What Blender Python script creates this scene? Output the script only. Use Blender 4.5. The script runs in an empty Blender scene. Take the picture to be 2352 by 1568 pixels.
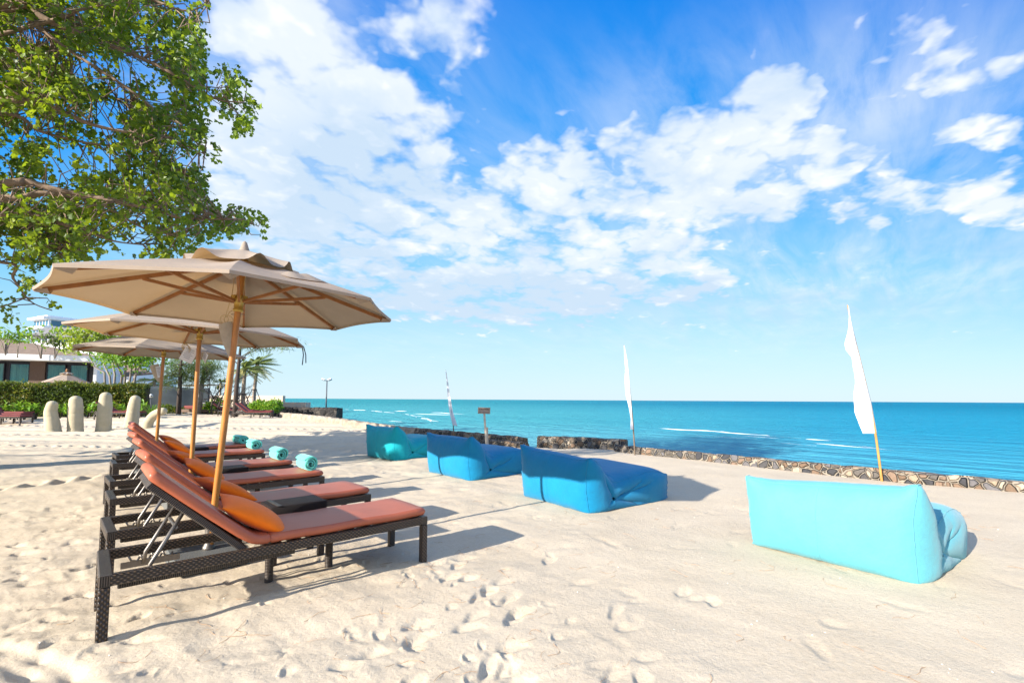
import bpy, bmesh, math, random
import numpy as np
from mathutils import Vector, Matrix, Euler

# ------------------------------------------------------------------ scene, camera, light
S = bpy.context.scene
COL = S.collection
R = math.radians
rng = np.random.RandomState(7)
random.seed(7)

HCAM, FPX, PITCH, ROLL = 1.344, 1085.0, R(3.57), 0.0058
SHIFT = 133.5 - FPX * math.tan(PITCH)
cam = bpy.data.cameras.new("camera")
cam.sensor_width = 36.0
cam.lens = FPX / 2352.0 * 36.0
cam.shift_y = SHIFT / 2352.0
cam.clip_start, cam.clip_end = 0.05, 40000.0
cam_o = bpy.data.objects.new("camera", cam)
COL.objects.link(cam_o)
Fv = Vector((0, math.cos(PITCH), math.sin(PITCH)))
r0, u0 = Vector((1, 0, 0)), Vector((0, -math.sin(PITCH), math.cos(PITCH)))
Rv = r0 * math.cos(ROLL) + u0 * math.sin(ROLL)
Uv = u0 * math.cos(ROLL) - r0 * math.sin(ROLL)
M = Matrix((( Rv.x, Uv.x, -Fv.x, 0), (Rv.y, Uv.y, -Fv.y, 0), (Rv.z, Uv.z, -Fv.z, HCAM), (0, 0, 0, 1)))
cam_o.matrix_world = M
S.camera = cam_o

def ray(px, py):
    return Fv + Rv * ((px - 1176) / FPX) + Uv * ((784 + SHIFT - py) / FPX)
def pt(px, py, Y):
    """surveyed point: where the sight line through a photo point meets the depth Y"""
    d = ray(px, py)
    return Vector((0, 0, HCAM)) + d * (Y / d.y)
def gp(px, py, z=0.0):
    d = ray(px, py)
    return Vector((0, 0, HCAM)) + d * ((z - HCAM) / d.z)

S.view_settings.view_transform = 'Standard'
S.view_settings.look = 'None'
S.view_settings.gamma = 1.0
S.view_settings.use_curve_mapping = False
S.view_settings.exposure = 1.25
S.render.engine = 'CYCLES'
S.cycles.max_bounces = 6
S.cycles.diffuse_bounces = 3
S.cycles.transmission_bounces = 3
S.cycles.transparent_max_bounces = 4
S.cycles.use_adaptive_sampling = True
S.cycles.adaptive_threshold = 0.015
S.cycles.use_denoising = True

SUN_EL, SUN_TRAVEL = R(20.5), R(41.0)      # light travels towards +x+y
sun = bpy.data.lights.new("sun", 'SUN')
sun.energy = 5.0
sun.angle = R(0.5)
sun.color = (1.0, 0.925, 0.82)
sun_o = bpy.data.objects.new("sun", sun)
COL.objects.link(sun_o)
sd = Vector((math.cos(SUN_TRAVEL) * math.cos(SUN_EL), math.sin(SUN_TRAVEL) * math.cos(SUN_EL), -math.sin(SUN_EL)))
sun_o.rotation_euler = sd.to_track_quat('-Z', 'Y').to_euler()

# ------------------------------------------------------------------ node helpers
class NT:
    def __init__(s, tree):
        s.t = tree
        s.n = tree.nodes
    def node(s, typ, **kw):
        n = s.n.new(typ)
        for k, v in kw.items():
            setattr(n, k, v)
        return n
    def link(s, a, b):
        s.t.links.new(a, b)
    def put(s, sock, v):
        if v is None:
            return
        if isinstance(v, bpy.types.NodeSocket):
            s.link(v, sock)
        else:
            if sock.type == 'RGBA' and len(v) == 3:
                v = (*v, 1.0)
            sock.default_value = v
    def m(s, op, a, b=None, c=None, clamp=False):
        n = s.node('ShaderNodeMath', operation=op)
        n.use_clamp = clamp
        s.put(n.inputs[0], a); s.put(n.inputs[1], b); s.put(n.inputs[2], c)
        return n.outputs[0]
    def vm(s, op, a, b=None):
        n = s.node('ShaderNodeVectorMath', operation=op)
        s.put(n.inputs[0], a); s.put(n.inputs[1], b)
        return n.outputs[0]
    def sep(s, v):
        n = s.node('ShaderNodeSeparateXYZ'); s.put(n.inputs[0], v)
        return n.outputs[0], n.outputs[1], n.outputs[2]
    def comb(s, x, y, z):
        n = s.node('ShaderNodeCombineXYZ')
        s.put(n.inputs[0], x); s.put(n.inputs[1], y); s.put(n.inputs[2], z)
        return n.outputs[0]
    def noise(s, vec, scale, detail=4, rough=0.55, dist=0.0):
        n = s.node('ShaderNodeTexNoise')
        s.put(n.inputs['Vector'], vec)
        s.put(n.inputs['Scale'], scale); s.put(n.inputs['Detail'], float(detail))
        s.put(n.inputs['Roughness'], rough); s.put(n.inputs['Distortion'], dist)
        return n.outputs['Fac']
    def ramp(s, fac, stops, interp='LINEAR'):
        n = s.node('ShaderNodeValToRGB')
        cr = n.color_ramp
        cr.interpolation = interp
        while len(cr.elements) < len(stops):
            cr.elements.new(0.5)
        for e, (p, c) in zip(cr.elements, stops):
            e.position = p
            e.color = (*c, 1.0) if len(c) == 3 else c
        s.put(n.inputs[0], fac)
        return n.outputs[0]
    def smooth(s, x, lo, hi, a=0.0, b=1.0):
        n = s.node('ShaderNodeMapRange')
        n.interpolation_type = 'SMOOTHSTEP'
        s.put(n.inputs[0], x); s.put(n.inputs[1], lo); s.put(n.inputs[2], hi)
        n.inputs[3].default_value = a; n.inputs[4].default_value = b
        return n.outputs[0]
    def mix(s, fac, a, b, blend='MIX'):
        n = s.node('ShaderNodeMix', data_type='RGBA', blend_type=blend)
        s.put(n.inputs[0], fac); s.put(n.inputs[6], a); s.put(n.inputs[7], b)
        return n.outputs[2]
    def bump(s, h, strength=0.5, dist=0.01, normal=None):
        n = s.node('ShaderNodeBump')
        n.inputs['Strength'].default_value = strength
        n.inputs['Distance'].default_value = dist
        s.put(n.inputs['Height'], h)
        if normal is not None:
            s.put(n.inputs['Normal'], normal)
        return n.outputs[0]

# ------------------------------------------------------------------ world: sky with clouds
W = bpy.data.worlds.new("World")
S.world = W
W.use_nodes = True
wt = NT(W.node_tree)
for n in list(wt.n):
    wt.n.remove(n)
sky = wt.node('ShaderNodeTexSky', sky_type='NISHITA')
sky.sun_disc = False
sky.sun_elevation = SUN_EL
to_sun = -sd
sky.sun_rotation = math.atan2(to_sun.x, to_sun.y)
sky.air_density, sky.dust_density, sky.ozone_density = 1.0, 0.6, 2.0
hs = wt.node('ShaderNodeHueSaturation')
hs.inputs['Saturation'].default_value = 1.3
hs.inputs['Value'].default_value = 1.0
wt.link(sky.outputs[0], hs.inputs['Color'])
tc = wt.node('ShaderNodeTexCoord')
dirv = wt.vm('NORMALIZE', tc.outputs['Generated'])
dx, dy, dz = wt.sep(dirv)
dyc = wt.m('MAXIMUM', dy, 0.05)
ta = wt.m('DIVIDE', dx, dyc)
te = wt.m('DIVIDE', dz, dyc)
def ae(px, py):
    d = ray(px, py)
    return d.x / d.y, d.z / d.y
def blob(px, py, rx, ry, rot=0.0, wgt=1.0, p=1.0):
    a, e = ae(px, py)
    k = 1.0 / FPX * 1.03
    c, s_ = math.cos(R(rot)), math.sin(R(rot))
    da, de = wt.m('SUBTRACT', ta, a), wt.m('SUBTRACT', te, e)
    u = wt.m('MULTIPLY', wt.m('ADD', wt.m('MULTIPLY', da, c), wt.m('MULTIPLY', de, s_)), 1.0 / (rx * k))
    v = wt.m('MULTIPLY', wt.m('SUBTRACT', wt.m('MULTIPLY', de, c), wt.m('MULTIPLY', da, s_)), 1.0 / (ry * k))
    q = wt.m('ADD', wt.m('MULTIPLY', u, u), wt.m('MULTIPLY', v, v))
    return wt.m('MULTIPLY', wt.m('EXPONENT', wt.m('MULTIPLY', q, -1.0)), wgt)
zz = wt.m('ADD', wt.m('MAXIMUM', dz, 0.0), 0.16)
plx, ply = wt.m('DIVIDE', dx, zz), wt.m('DIVIDE', dy, zz)
pl = wt.comb(plx, ply, 0.0)
warp = wt.node('ShaderNodeTexNoise'); warp.inputs['Scale'].default_value = 1.6; warp.inputs['Detail'].default_value = 2.0
wt.link(pl, warp.inputs['Vector'])
wsub = wt.vm('SUBTRACT', warp.outputs['Color'], (0.5, 0.5, 0.5))
wsc = wt.node('ShaderNodeVectorMath', operation='SCALE'); wt.link(wsub, wsc.inputs[0]); wsc.inputs['Scale'].default_value = 0.35
plw = wt.vm('ADD', pl, wsc.outputs[0])
big = wt.noise(plw, 2.1, 8, 0.56)
mid = wt.noise(wt.vm('ADD', plw, (7.3, 2.1, 0)), 6.0, 6, 0.55)
# streaky high cloud, drawn out along one heading
ca_, sa_ = math.cos(R(52)), math.sin(R(52))
sx_ = wt.m('ADD', wt.m('MULTIPLY', plx, ca_), wt.m('MULTIPLY', ply, sa_))
sy_ = wt.m('SUBTRACT', wt.m('MULTIPLY', ply, ca_), wt.m('MULTIPLY', plx, sa_))
stv = wt.comb(wt.m('MULTIPLY', sx_, 1.1), wt.m('MULTIPLY', sy_, 3.2), 0.3)
streak = wt.noise(stv, 1.9, 7, 0.6, 0.4)
cov = None
for b in [(700, 120, 330, 240, 0, 1.0), (960, 60, 170, 105, 0, 1.0), (820, 250, 210, 150, 0, 0.8),
          (960, 470, 420, 150, -18, 1.0), (1300, 500, 330, 150, -14, 0.85), (1020, 610, 420, 110, -4, 0.75),
          (620, 520, 200, 230, 0, 0.75), (1480, 590, 170, 75, -6, 0.75), (940, 235, 95, 95, 0, 0.5),
          (1010, 140, 60, 55, 0, 0.7), (1300, 320, 200, 85, -6, 0.55), (1640, 300, 200, 95, 6, 0.85), (1540, 420, 280, 90, -6, 0.9), (560, 60, 160, 120, 0, 0.8), (600, 380, 170, 160, 0, 0.7), (1250, 640, 330, 75, -3, 0.7), (1130, 690, 380, 60, 0, 0.6), (1750, 440, 240, 70, -6, 0.6),
          (2010, 340, 300, 110, 8, 0.62), (1950, 130, 330, 130, 32, 0.64), (2250, 110, 220, 140, 35, 0.68), (2330, 330, 160, 170, 0, 0.5), (2290, 440, 180, 60, 0, 0.5), (1780, 200, 130, 80, 20, 0.45), (2150, 250, 260, 90, 28, 0.42),
          (2080, 470, 400, 70, -3, 0.85), (1780, 590, 70, 26, -14, 0.62), (1885, 573, 40, 18, 12, 0.6), (1650, 635, 80, 22, 18, 0.62),
          (1100, 700, 300, 45, 2, 0.45), (1500, 250, 110, 60, -30, 0.45),
          (735, 165, 55, 30, 0, -0.75), (890, 145, 60, 28, -15, -0.85), (985, 215, 60, 45, 30, -0.7),
          (800, 330, 130, 60, -10, -0.38), (1350, 200, 150, 80, 0, -0.35), (1240, 700, 330, 22, 0, -0.3), (700, 410, 90, 90, 0, -0.32)]:
    o = blob(*b)
    cov = o if cov is None else wt.m('ADD', cov, o)
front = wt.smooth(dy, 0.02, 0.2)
cov = wt.m('ADD', wt.m('MULTIPLY', cov, front), wt.m('MULTIPLY', wt.m('SUBTRACT', 1.0, front), 0.95))  # near-full cloud behind the viewer, added for neutral fill light
vor = wt.node('ShaderNodeTexVoronoi'); vor.feature = 'SMOOTH_F1'
vor.inputs['Scale'].default_value = 8.2; vor.inputs['Smoothness'].default_value = 0.55
vor.inputs['Detail'].default_value = 2.0; vor.inputs['Roughness'].default_value = 0.45
wob = wt.node('ShaderNodeTexNoise'); wob.inputs['Scale'].default_value = 9.0; wob.inputs['Detail'].default_value = 3.0
wt.link(pl, wob.inputs['Vector'])
wv = wt.vm('SUBTRACT', wob.outputs['Color'], (0.5, 0.5, 0.5))
ws2 = wt.node('ShaderNodeVectorMath', operation='SCALE'); wt.link(wv, ws2.inputs[0]); ws2.inputs['Scale'].default_value = 0.16
wt.link(wt.vm('ADD', wt.comb(wt.m('MULTIPLY', sx_, 0.8), sy_, 0.0), ws2.outputs[0]), vor.inputs['Vector'])
puff = wt.m('SUBTRACT', 0.42, vor.outputs['Distance'])
dens = wt.m('ADD', wt.m('MULTIPLY', wt.m('MINIMUM', cov, 1.3), 0.67), wt.m('MULTIPLY', wt.m('SUBTRACT', big, 0.5), 1.25))
dens = wt.m('ADD', dens, wt.m('MULTIPLY', puff, 0.80))
dens = wt.m('ADD', dens, wt.m('MULTIPLY', wt.m('SUBTRACT', mid, 0.5), 0.36))
thick = wt.smooth(dens, 0.08, 0.60)
# a thin veil everywhere clouds gather, plus the streaks on the right
veil = wt.m('ADD', blob(2000, 260, 620, 260, 18, 1.0), blob(640, 300, 360, 420, 0, 1.15))
veil = wt.m('ADD', veil, blob(1950, 640, 680, 120, 6, 1.1))
veil = wt.m('ADD', veil, blob(1500, 330, 400, 200, 0, 0.4))
thin = wt.m('MULTIPLY', wt.m('MULTIPLY', veil, front), wt.smooth(streak, 0.22, 0.74))
thin = wt.m('MULTIPLY', thin, 0.62, clamp=True)
mask = wt.m('MAXIMUM', thick, thin)
mask = wt.m('MULTIPLY', mask, wt.smooth(dz, 0.0, 0.10))
# light and grey parts of the cloud bodies
shade_n = wt.noise(wt.vm('ADD', plw, (0.06, 0.07, 1.7)), 3.0, 5, 0.55)
lowgrey = wt.m('ADD', blob(1200, 690, 480, 60, 0, 0.85), blob(760, 370, 210, 120, -10, 0.65))
lowgrey = wt.m('ADD', lowgrey, blob(690, 560, 250, 140, 0, 0.4))
lit = wt.m('SUBTRACT', wt.m('MULTIPLY', wt.smooth(shade_n, 0.28, 0.60), wt.smooth(puff, -0.30, 0.12, 0.55, 1.0)), wt.m('MULTIPLY', lowgrey, 0.85), clamp=True)
ccol = wt.mix(lit, (4.3, 5.3, 6.4), (7.3, 7.35, 7.5))
# air gets paler and brighter towards the horizon, deeper overhead
grad = wt.ramp(te, [(0.0, (5.0, 6.3, 6.9)), (0.10, (4.0, 6.0, 7.1)), (0.27, (1.9, 4.7, 7.2)), (0.55, (0.05, 2.5, 6.8)), (0.95, (0.0, 1.6, 6.0))])
air = wt.mix(0.92, hs.outputs[0], grad)
colr = wt.mix(wt.m('MULTIPLY', mask, 0.97), air, ccol)
colr = wt.mix(1.0, colr, wt.mix(front, (1.8, 1.55, 1.25), (1, 1, 1)), 'MULTIPLY')      # unseen sky behind the viewer, brightened and warmed as added shadow fill
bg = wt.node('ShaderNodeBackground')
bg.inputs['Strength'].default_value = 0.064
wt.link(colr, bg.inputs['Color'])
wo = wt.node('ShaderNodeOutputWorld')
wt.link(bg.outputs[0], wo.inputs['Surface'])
W.cycles.sampling_method = 'MANUAL'
W.cycles.sample_map_resolution = 512

# ------------------------------------------------------------------ object helpers
def tag(o, label=None, cat=None, group=None, kind=None):
    if label: o['label'] = label
    if cat: o['category'] = cat
    if group: o['group'] = group
    if kind: o['kind'] = kind
    return o
def thing(name, label, cat, loc=(0, 0, 0), rz=0.0, group=None):
    o = bpy.data.objects.new(name, None)
    o.empty_display_size = 0.1
    COL.objects.link(o)
    o.location = loc
    o.rotation_euler = (0, 0, rz)
    return tag(o, label, cat, group)
def dup(root, loc=None, rz=None, label=None, group=None, skip=()):
    def cp(o, par):
        c = o.copy()
        COL.objects.link(c)
        c.parent = par
        for ch in list(o.children):
            if ch.name.split('.')[0] not in skip:
                cp(ch, c)
        return c
    r = cp(root, None)
    if loc is not None: r.location = loc
    if rz is not None: r.rotation_euler = (0, 0, rz)
    if label: r['label'] = label
    if group: r['group'] = group
    return r

class MB:
    def __init__(s):
        s.v, s.f, s.uv, s.sm = [], [], [], []
    def face(s, idx, uvs=None, smooth=False):
        s.f.append(list(idx)); s.sm.append(smooth)
        s.uv.extend(uvs if uvs is not None else [(s.v[i][0], s.v[i][1]) for i in idx])
    def box(s, c, size, rot=None, axis=None):
        c = Vector(c); h = Vector(size) / 2
        m = rot.to_matrix() if isinstance(rot, (Euler,)) else (rot if rot is not None else Matrix.Identity(3))
        if axis is None: axis = max(range(3), key=lambda i: size[i])
        b = len(s.v)
        P = []
        for x in (-1, 1):
            for y in (-1, 1):
                for z in (-1, 1):
                    l = Vector((x * h.x, y * h.y, z * h.z)); P.append(l)
                    s.v.append(tuple(c + m @ l))
        for q, n in (((0, 1, 3, 2), 0), ((4, 6, 7, 5), 0), ((0, 4, 5, 1), 1), ((2, 3, 7, 6), 1), ((0, 2, 6, 4), 2), ((1, 5, 7, 3), 2)):
            ax = [i for i in range(3) if i != n]
            ua = axis if axis in ax else ax[0]
            va = ax[0] if ax[0] != ua else ax[1]
            s.face([b + i for i in q], [(P[i][ua] + h[ua], P[i][va] + h[va] + n * .31) for i in q])
        return s
    def beam(s, a, b, w, h, up=(0, 0, 1)):
        a, b = Vector(a), Vector(b)
        d = (b - a); L = d.length; d.normalize()
        u = Vector(up); sd_ = d.cross(u)
        if sd_.length < 1e-4: sd_ = d.cross(Vector((1, 0, 0)))
        sd_.normalize(); u = sd_.cross(d)
        m = Matrix((d, sd_, u)).transposed()
        return s.box((a + b) / 2, (L, w, h), m, axis=0)
    def tube(s, pts, rad, n=8, cap=True, smooth=True, sq=None):
        pts = [Vector(p) for p in pts]
        rad = rad if hasattr(rad, '__len__') else [rad] * len(pts)
        base = len(s.v); acc = 0.0; N = len(pts)
        prev = None
        for i, p in enumerate(pts):
            d = (pts[min(i + 1, N - 1)] - pts[max(i - 1, 0)])
            if d.length < 1e-9: d = Vector((0, 0, 1))
            d.normalize()
            if prev is None:
                a = Vector((0, 0, 1)) if abs(d.z) < .9 else Vector((1, 0, 0))
                u = d.cross(a).normalized()
            else:
                u = prev - d * prev.dot(d)
                u = u.normalized() if u.length > 1e-6 else d.orthogonal().normalized()
            prev = u; w = d.cross(u)
            for k in range(n):
                t = 2 * math.pi * k / n
                s.v.append(tuple(p + (u * math.cos(t) + w * math.sin(t)) * rad[i]))
        L = [0.0]
        for i in range(1, N): L.append(L[-1] + (pts[i] - pts[i - 1]).length)
        for i in range(N - 1):
            for k in range(n):
                k2 = (k + 1) % n
                q = [base + i * n + k, base + i * n + k2, base + (i + 1) * n + k2, base + (i + 1) * n + k]
                c0, c1 = k / n * 6.28 * rad[i], (k + 1) / n * 6.28 * rad[i]
                s.face(q, [(L[i], c0), (L[i], c1), (L[i + 1], c1), (L[i + 1], c0)], smooth)
        if cap:
            s.face([base + k for k in range(n)][::-1], None, False)
            s.face([base + (N - 1) * n + k for k in range(n)], None, False)
        return s
    def lathe(s, prof, c=(0, 0, 0), n=16, smooth=True):
        return s.tube([(c[0], c[1], c[2] + z) for r, z in prof], [max(r, 1e-4) for r, z in prof], n, True, smooth)
    def grid(s, P, uvP=None, close_u=False, smooth=True, flip=False):
        """P[i][j] points"""
        b = len(s.v); nu, nv = len(P), len(P[0])
        for row in P:
            for p in row: s.v.append(tuple(p))
        for i in range(nu if close_u else nu - 1):
            i2 = (i + 1) % nu
            for j in range(nv - 1):
                q = [b + i * nv + j, b + i2 * nv + j, b + i2 * nv + j + 1, b + i * nv + j + 1]
                u = None
                if uvP is not None:
                    u = [uvP[i][j], uvP[i2][j], uvP[i2][j + 1], uvP[i][j + 1]]
                if flip:
                    q = q[::-1]; u = u[::-1] if u else None
                s.face(q, u, smooth)
        return s
    def build(s, name, mat, parent=None, bevel=0.0, seg=1, loc=None):
        me = bpy.data.meshes.new(name)
        me.from_pydata(s.v, [], s.f)
        uvl = me.uv_layers.new(name="UVMap")
        uvl.data.foreach_set('uv', np.array(s.uv, dtype=np.float32).ravel())
        me.polygons.foreach_set('use_smooth', np.array(s.sm, dtype=bool))
        if bevel > 0:
            bm = bmesh.new(); bm.from_mesh(me)
            bmesh.ops.bevel(bm, geom=[e for e in bm.edges if len(e.link_faces) == 2 and e.calc_face_angle(0) > .6], offset=bevel, segments=seg, profile=.5, affect='EDGES')
            if seg > 1:
                for f in bm.faces: f.smooth = True
            bm.to_mesh(me); bm.free()
        return link_mesh(name, me, mat, parent, loc)
def link_mesh(name, me, mat, parent=None, loc=None):
    me.validate()
    if mat is not None: me.materials.append(mat)
    o = bpy.data.objects.new(name, me)
    COL.objects.link(o)
    if parent is not None: o.parent = parent
    if loc is not None: o.location = loc
    return o
def np_mesh(name, V, F, mat, parent=None, smooth=False, col=None):
    """V (n,3), F (m,k) arrays"""
    V = np.asarray(V, dtype=np.float32); F = np.asarray(F, dtype=np.int32)
    me = bpy.data.meshes.new(name)
    me.vertices.add(len(V)); me.vertices.foreach_set('co', V.ravel())
    k = F.shape[1]
    me.loops.add(F.size); me.loops.foreach_set('vertex_index', F.ravel())
    me.polygons.add(len(F))
    me.polygons.foreach_set('loop_start', np.arange(0, F.size, k, dtype=np.int32))
    me.polygons.foreach_set('use_smooth', np.full(len(F), smooth, dtype=bool))
    me.update(calc_edges=True)
    if col is not None:
        at = me.attributes.new('tint', 'FLOAT', 'FACE')
        at.data.foreach_set('value', np.asarray(col, dtype=np.float32))
    return link_mesh(name, me, mat, parent)

# ------------------------------------------------------------------ materials
MATS = {}
def mat(name, col, rough=0.6, spec=0.4, var=0.0, vscale=8.0, bump=0.0, bscale=60.0, bdist=0.004, metal=0.0, trans=0.0, tcol=None, stretch=None, sheen=0.0, detail=5):
    m = bpy.data.materials.new(name); m.use_nodes = True
    t = NT(m.node_tree)
    p = t.n['Principled BSDF']; out = t.n['Material Output']
    p.inputs['Roughness'].default_value = rough
    p.inputs['Specular IOR Level'].default_value = spec
    p.inputs['Metallic'].default_value = metal
    if sheen: p.inputs['Sheen Weight'].default_value = sheen
    tcn = t.node('ShaderNodeTexCoord'); vec = tcn.outputs['Object']
    if stretch is not None: vec = t.vm('MULTIPLY', vec, stretch)
    c = (*col, 1.0)
    if var > 0:
        nz = t.noise(vec, vscale, detail, .6)
        lo = tuple(max(0, x * (1 - var)) for x in col); hi = tuple(min(1, x * (1 + var * .8)) for x in col)
        cs = t.ramp(nz, [(.25, lo), (.75, hi)])
        t.link(cs, p.inputs['Base Color'])
    else:
        p.inputs['Base Color'].default_value = c; cs = None
    if bump > 0:
        t.link(t.bump(t.noise(vec, bscale, 4, .6), bump, bdist), p.inputs['Normal'])
    if trans > 0:
        tr = t.node('ShaderNodeBsdfTranslucent')
        tr.inputs['Color'].default_value = (*(tcol or col), 1)
        mx = t.node('ShaderNodeMixShader'); mx.inputs[0].default_value = trans
        t.link(p.outputs[0], mx.inputs[1]); t.link(tr.outputs[0], mx.inputs[2]); t.link(mx.outputs[0], out.inputs[0])
    MATS[name] = m
    return m
def leaf_mat(name, dark, light, tr, trans=0.35, rough=0.45, warm=None):
    """leaf colour differs leaf by leaf through the face attribute 'tint'"""
    m = bpy.data.materials.new(name); m.use_nodes = True
    t = NT(m.node_tree); p = t.n['Principled BSDF']; out = t.n['Material Output']
    a = t.node('ShaderNodeAttribute'); a.attribute_name = 'tint'
    st = [(0.0, dark), (.7, light)]
    if warm: st.append((1.0, warm))
    c = t.ramp(a.outputs['Fac'], st)
    t.link(c, p.inputs['Base Color'])
    p.inputs['Roughness'].default_value = rough; p.inputs['Specular IOR Level'].default_value = .35
    tl = t.node('ShaderNodeBsdfTranslucent')
    t.link(t.mix(0.6, c, (*tr, 1)), tl.inputs['Color'])
    mx = t.node('ShaderNodeMixShader'); mx.inputs[0].default_value = trans
    t.link(p.outputs[0], mx.inputs[1]); t.link(tl.outputs[0], mx.inputs[2]); t.link(mx.outputs[0], out.inputs[0])
    return m
def wicker_mat(name, pu, pv, dark, light, wrap=False, rough=.38):
    m = bpy.data.materials.new(name); m.use_nodes = True
    t = NT(m.node_tree); p = t.n['Principled BSDF']
    uvn = t.node('ShaderNodeUVMap'); uvn.uv_map = "UVMap"
    u, v, _ = t.sep(uvn.outputs[0])
    us, vs = t.m('DIVIDE', u, pu), t.m('DIVIDE', v, pv)
    if wrap:
        h = t.m('ABSOLUTE', t.m('SINE', t.m('MULTIPLY', us, math.pi)))
    else:
        row = t.m('FLOOR', vs)
        ph = t.m('MULTIPLY', row, math.pi)
        over = t.m('MULTIPLY_ADD', t.m('SINE', t.m('ADD', t.m('MULTIPLY', us, 2 * math.pi), ph)), .5, .5)
        fr = t.m('SUBTRACT', t.m('MULTIPLY', t.m('FRACT', vs), 2.0), 1.0)
        prof = t.m('SQRT', t.m('MAXIMUM', t.m('SUBTRACT', 1.0, t.m('MULTIPLY', fr, fr)), 0.0))
        h = t.m('MULTIPLY', over, prof)
    tcn = t.node('ShaderNodeTexCoord')
    nz = t.noise(tcn.outputs['Object'], 9.0, 4, .6)
    c = t.ramp(h, [(.05, tuple(x * .25 for x in dark)), (.55, dark), (1.0, light)])
    c = t.mix(1.0, c, t.ramp(nz, [(.2, (.6, .6, .65)), (.8, (1.25, 1.15, 1.0))]), 'MULTIPLY')
    t.link(c, p.inputs['Base Color'])
    p.inputs['Roughness'].default_value = rough; p.inputs['Specular IOR Level'].default_value = .5 if rough < .5 else .2
    t.link(t.bump(h, .9, .006), p.inputs['Normal'])
    return m

WICKER = wicker_mat('wicker_weave', .030, .0125, (.042, .027, .017), (.15, .105, .07))
WICKER_WRAP = wicker_mat('wicker_wrap', .011, .02, (.026, .019, .015), (.10, .080, .065), wrap=True)
WICKER_TABLE = wicker_mat('wicker_fine', .016, .009, (.020, .013, .012), (.07, .05, .045), rough=.6)
CUSHION = mat('terracotta_leatherette', (.385, .103, .050), .43, .42, var=.14, vscale=3.5, bump=.25, bscale=7, bdist=.008)
ORANGE = mat('orange_cotton', (.97, .18, .004), .8, .2, var=.1, vscale=12, bump=.25, bscale=26, bdist=.006, sheen=.15)
TOWEL = mat('mint_terry', (.13, .60, .50), .95, .1, var=.12, vscale=30, bump=.8, bscale=260, bdist=.004, sheen=.3)
STEEL = mat('brushed_steel', (.20, .18, .16), .45, .5, metal=.85, var=.15, vscale=30)
BAMBOO = mat('varnished_wood_pole', (.43, .175, .035), .33, .5, var=.28, vscale=6, stretch=(6, 6, .8), bump=.1, bscale=20)
WOOD = mat('teak_struts', (.30, .125, .04), .5, .4, var=.3, vscale=14, bump=.15, bscale=30)
BRASS = mat('yellow_brass', (.50, .33, .07), .38, .5, metal=.45, var=.2, vscale=20)
CANVAS = mat('beige_canvas', (.36, .30, .245), .85, .15, var=.10, vscale=2.2, bump=.35, bscale=4, bdist=.014, trans=.19, tcol=(.56, .33, .13))
GRANITE = mat('dark_granite', (.12, .125, .12), .6, .4, var=.75, vscale=140, detail=2, bump=.4, bscale=120)
POUCHM = mat('pouch_canvas', (.40, .34, .27), .9, .1, var=.12, vscale=20, bump=.3, bscale=90)
PAPER = mat('printed_card', (.70, .70, .72), .6, .3, var=.05, vscale=20)
INK = mat('card_ink', (.30, .33, .40), .7, .2)
CORD = mat('tan_cord', (.50, .38, .20), .8, .2)
DARKSTRAP = mat('navy_strap', (.03, .035, .06), .8, .2)
WHITECLOTH = mat('white_flag_cloth', (.86, .87, .90), .85, .1, trans=.35, tcol=(.9, .9, .92), bump=.2, bscale=9, bdist=.01)
FLAGPOLE = mat('flag_bamboo', (.42, .22, .06), .5, .4, var=.3, vscale=8, stretch=(3, 3, 1))
FLAGPOLE_D = mat('weathered_stick', (.14, .105, .075), .7, .3, var=.3, vscale=8)
SIGNWOOD = mat('weathered_sign_board', (.36, .28, .225), .8, .2, var=.35, vscale=10, stretch=(1, 1, 7), bump=.3, bscale=30)
SIGNPOST = mat('pale_post', (.56, .48, .38), .8, .2, var=.2, vscale=9, bump=.2, bscale=30)
SIGNBLACK = mat('sign_black', (.015, .015, .015), .7, .3)
SANDSTONE = mat('sand_coloured_render', (.44, .385, .27), .92, .1, var=.12, vscale=5, bump=.5, bscale=70, bdist=.006)
def bag_mat(name, col):
    return mat(name, col, .72, .22, var=.10, vscale=3.5, bump=.55, bscale=9, bdist=.016, sheen=.15)
# ------------------------------------------------------------------ noise for the terrain
def hash2(ix, iy, seed):
    h = (ix.astype(np.int64) * 374761393 + iy.astype(np.int64) * 668265263 + seed * 1442695041) & 0x7fffffff
    h = ((h ^ (h >> 13)) * 1274126177) & 0x7fffffff
    return ((h ^ (h >> 16)) & 0xffff) / 65535.0
def vnoise(x, y, seed=0):
    ix, iy = np.floor(x), np.floor(y)
    fx, fy = x - ix, y - iy
    fx = fx * fx * fx * (fx * (fx * 6 - 15) + 10); fy = fy * fy * fy * (fy * (fy * 6 - 15) + 10)
    a, b = hash2(ix, iy, seed), hash2(ix + 1, iy, seed)
    c, d = hash2(ix, iy + 1, seed), hash2(ix + 1, iy + 1, seed)
    return (a * (1 - fx) + b * fx) * (1 - fy) + (c * (1 - fx) + d * fx) * fy - .5
def fbm(x, y, seed, oct=4, g=.5):
    s = 0; a = 1.0
    for o in range(oct):
        s = s + a * vnoise(x * 2 ** o + 17.3 * o, y * 2 ** o - 9.1 * o, seed + o); a *= g
    return s
def sstep(x, a, b):
    t = np.clip((x - a) / (b - a), 0, 1); return t * t * (3 - 2 * t)

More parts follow.
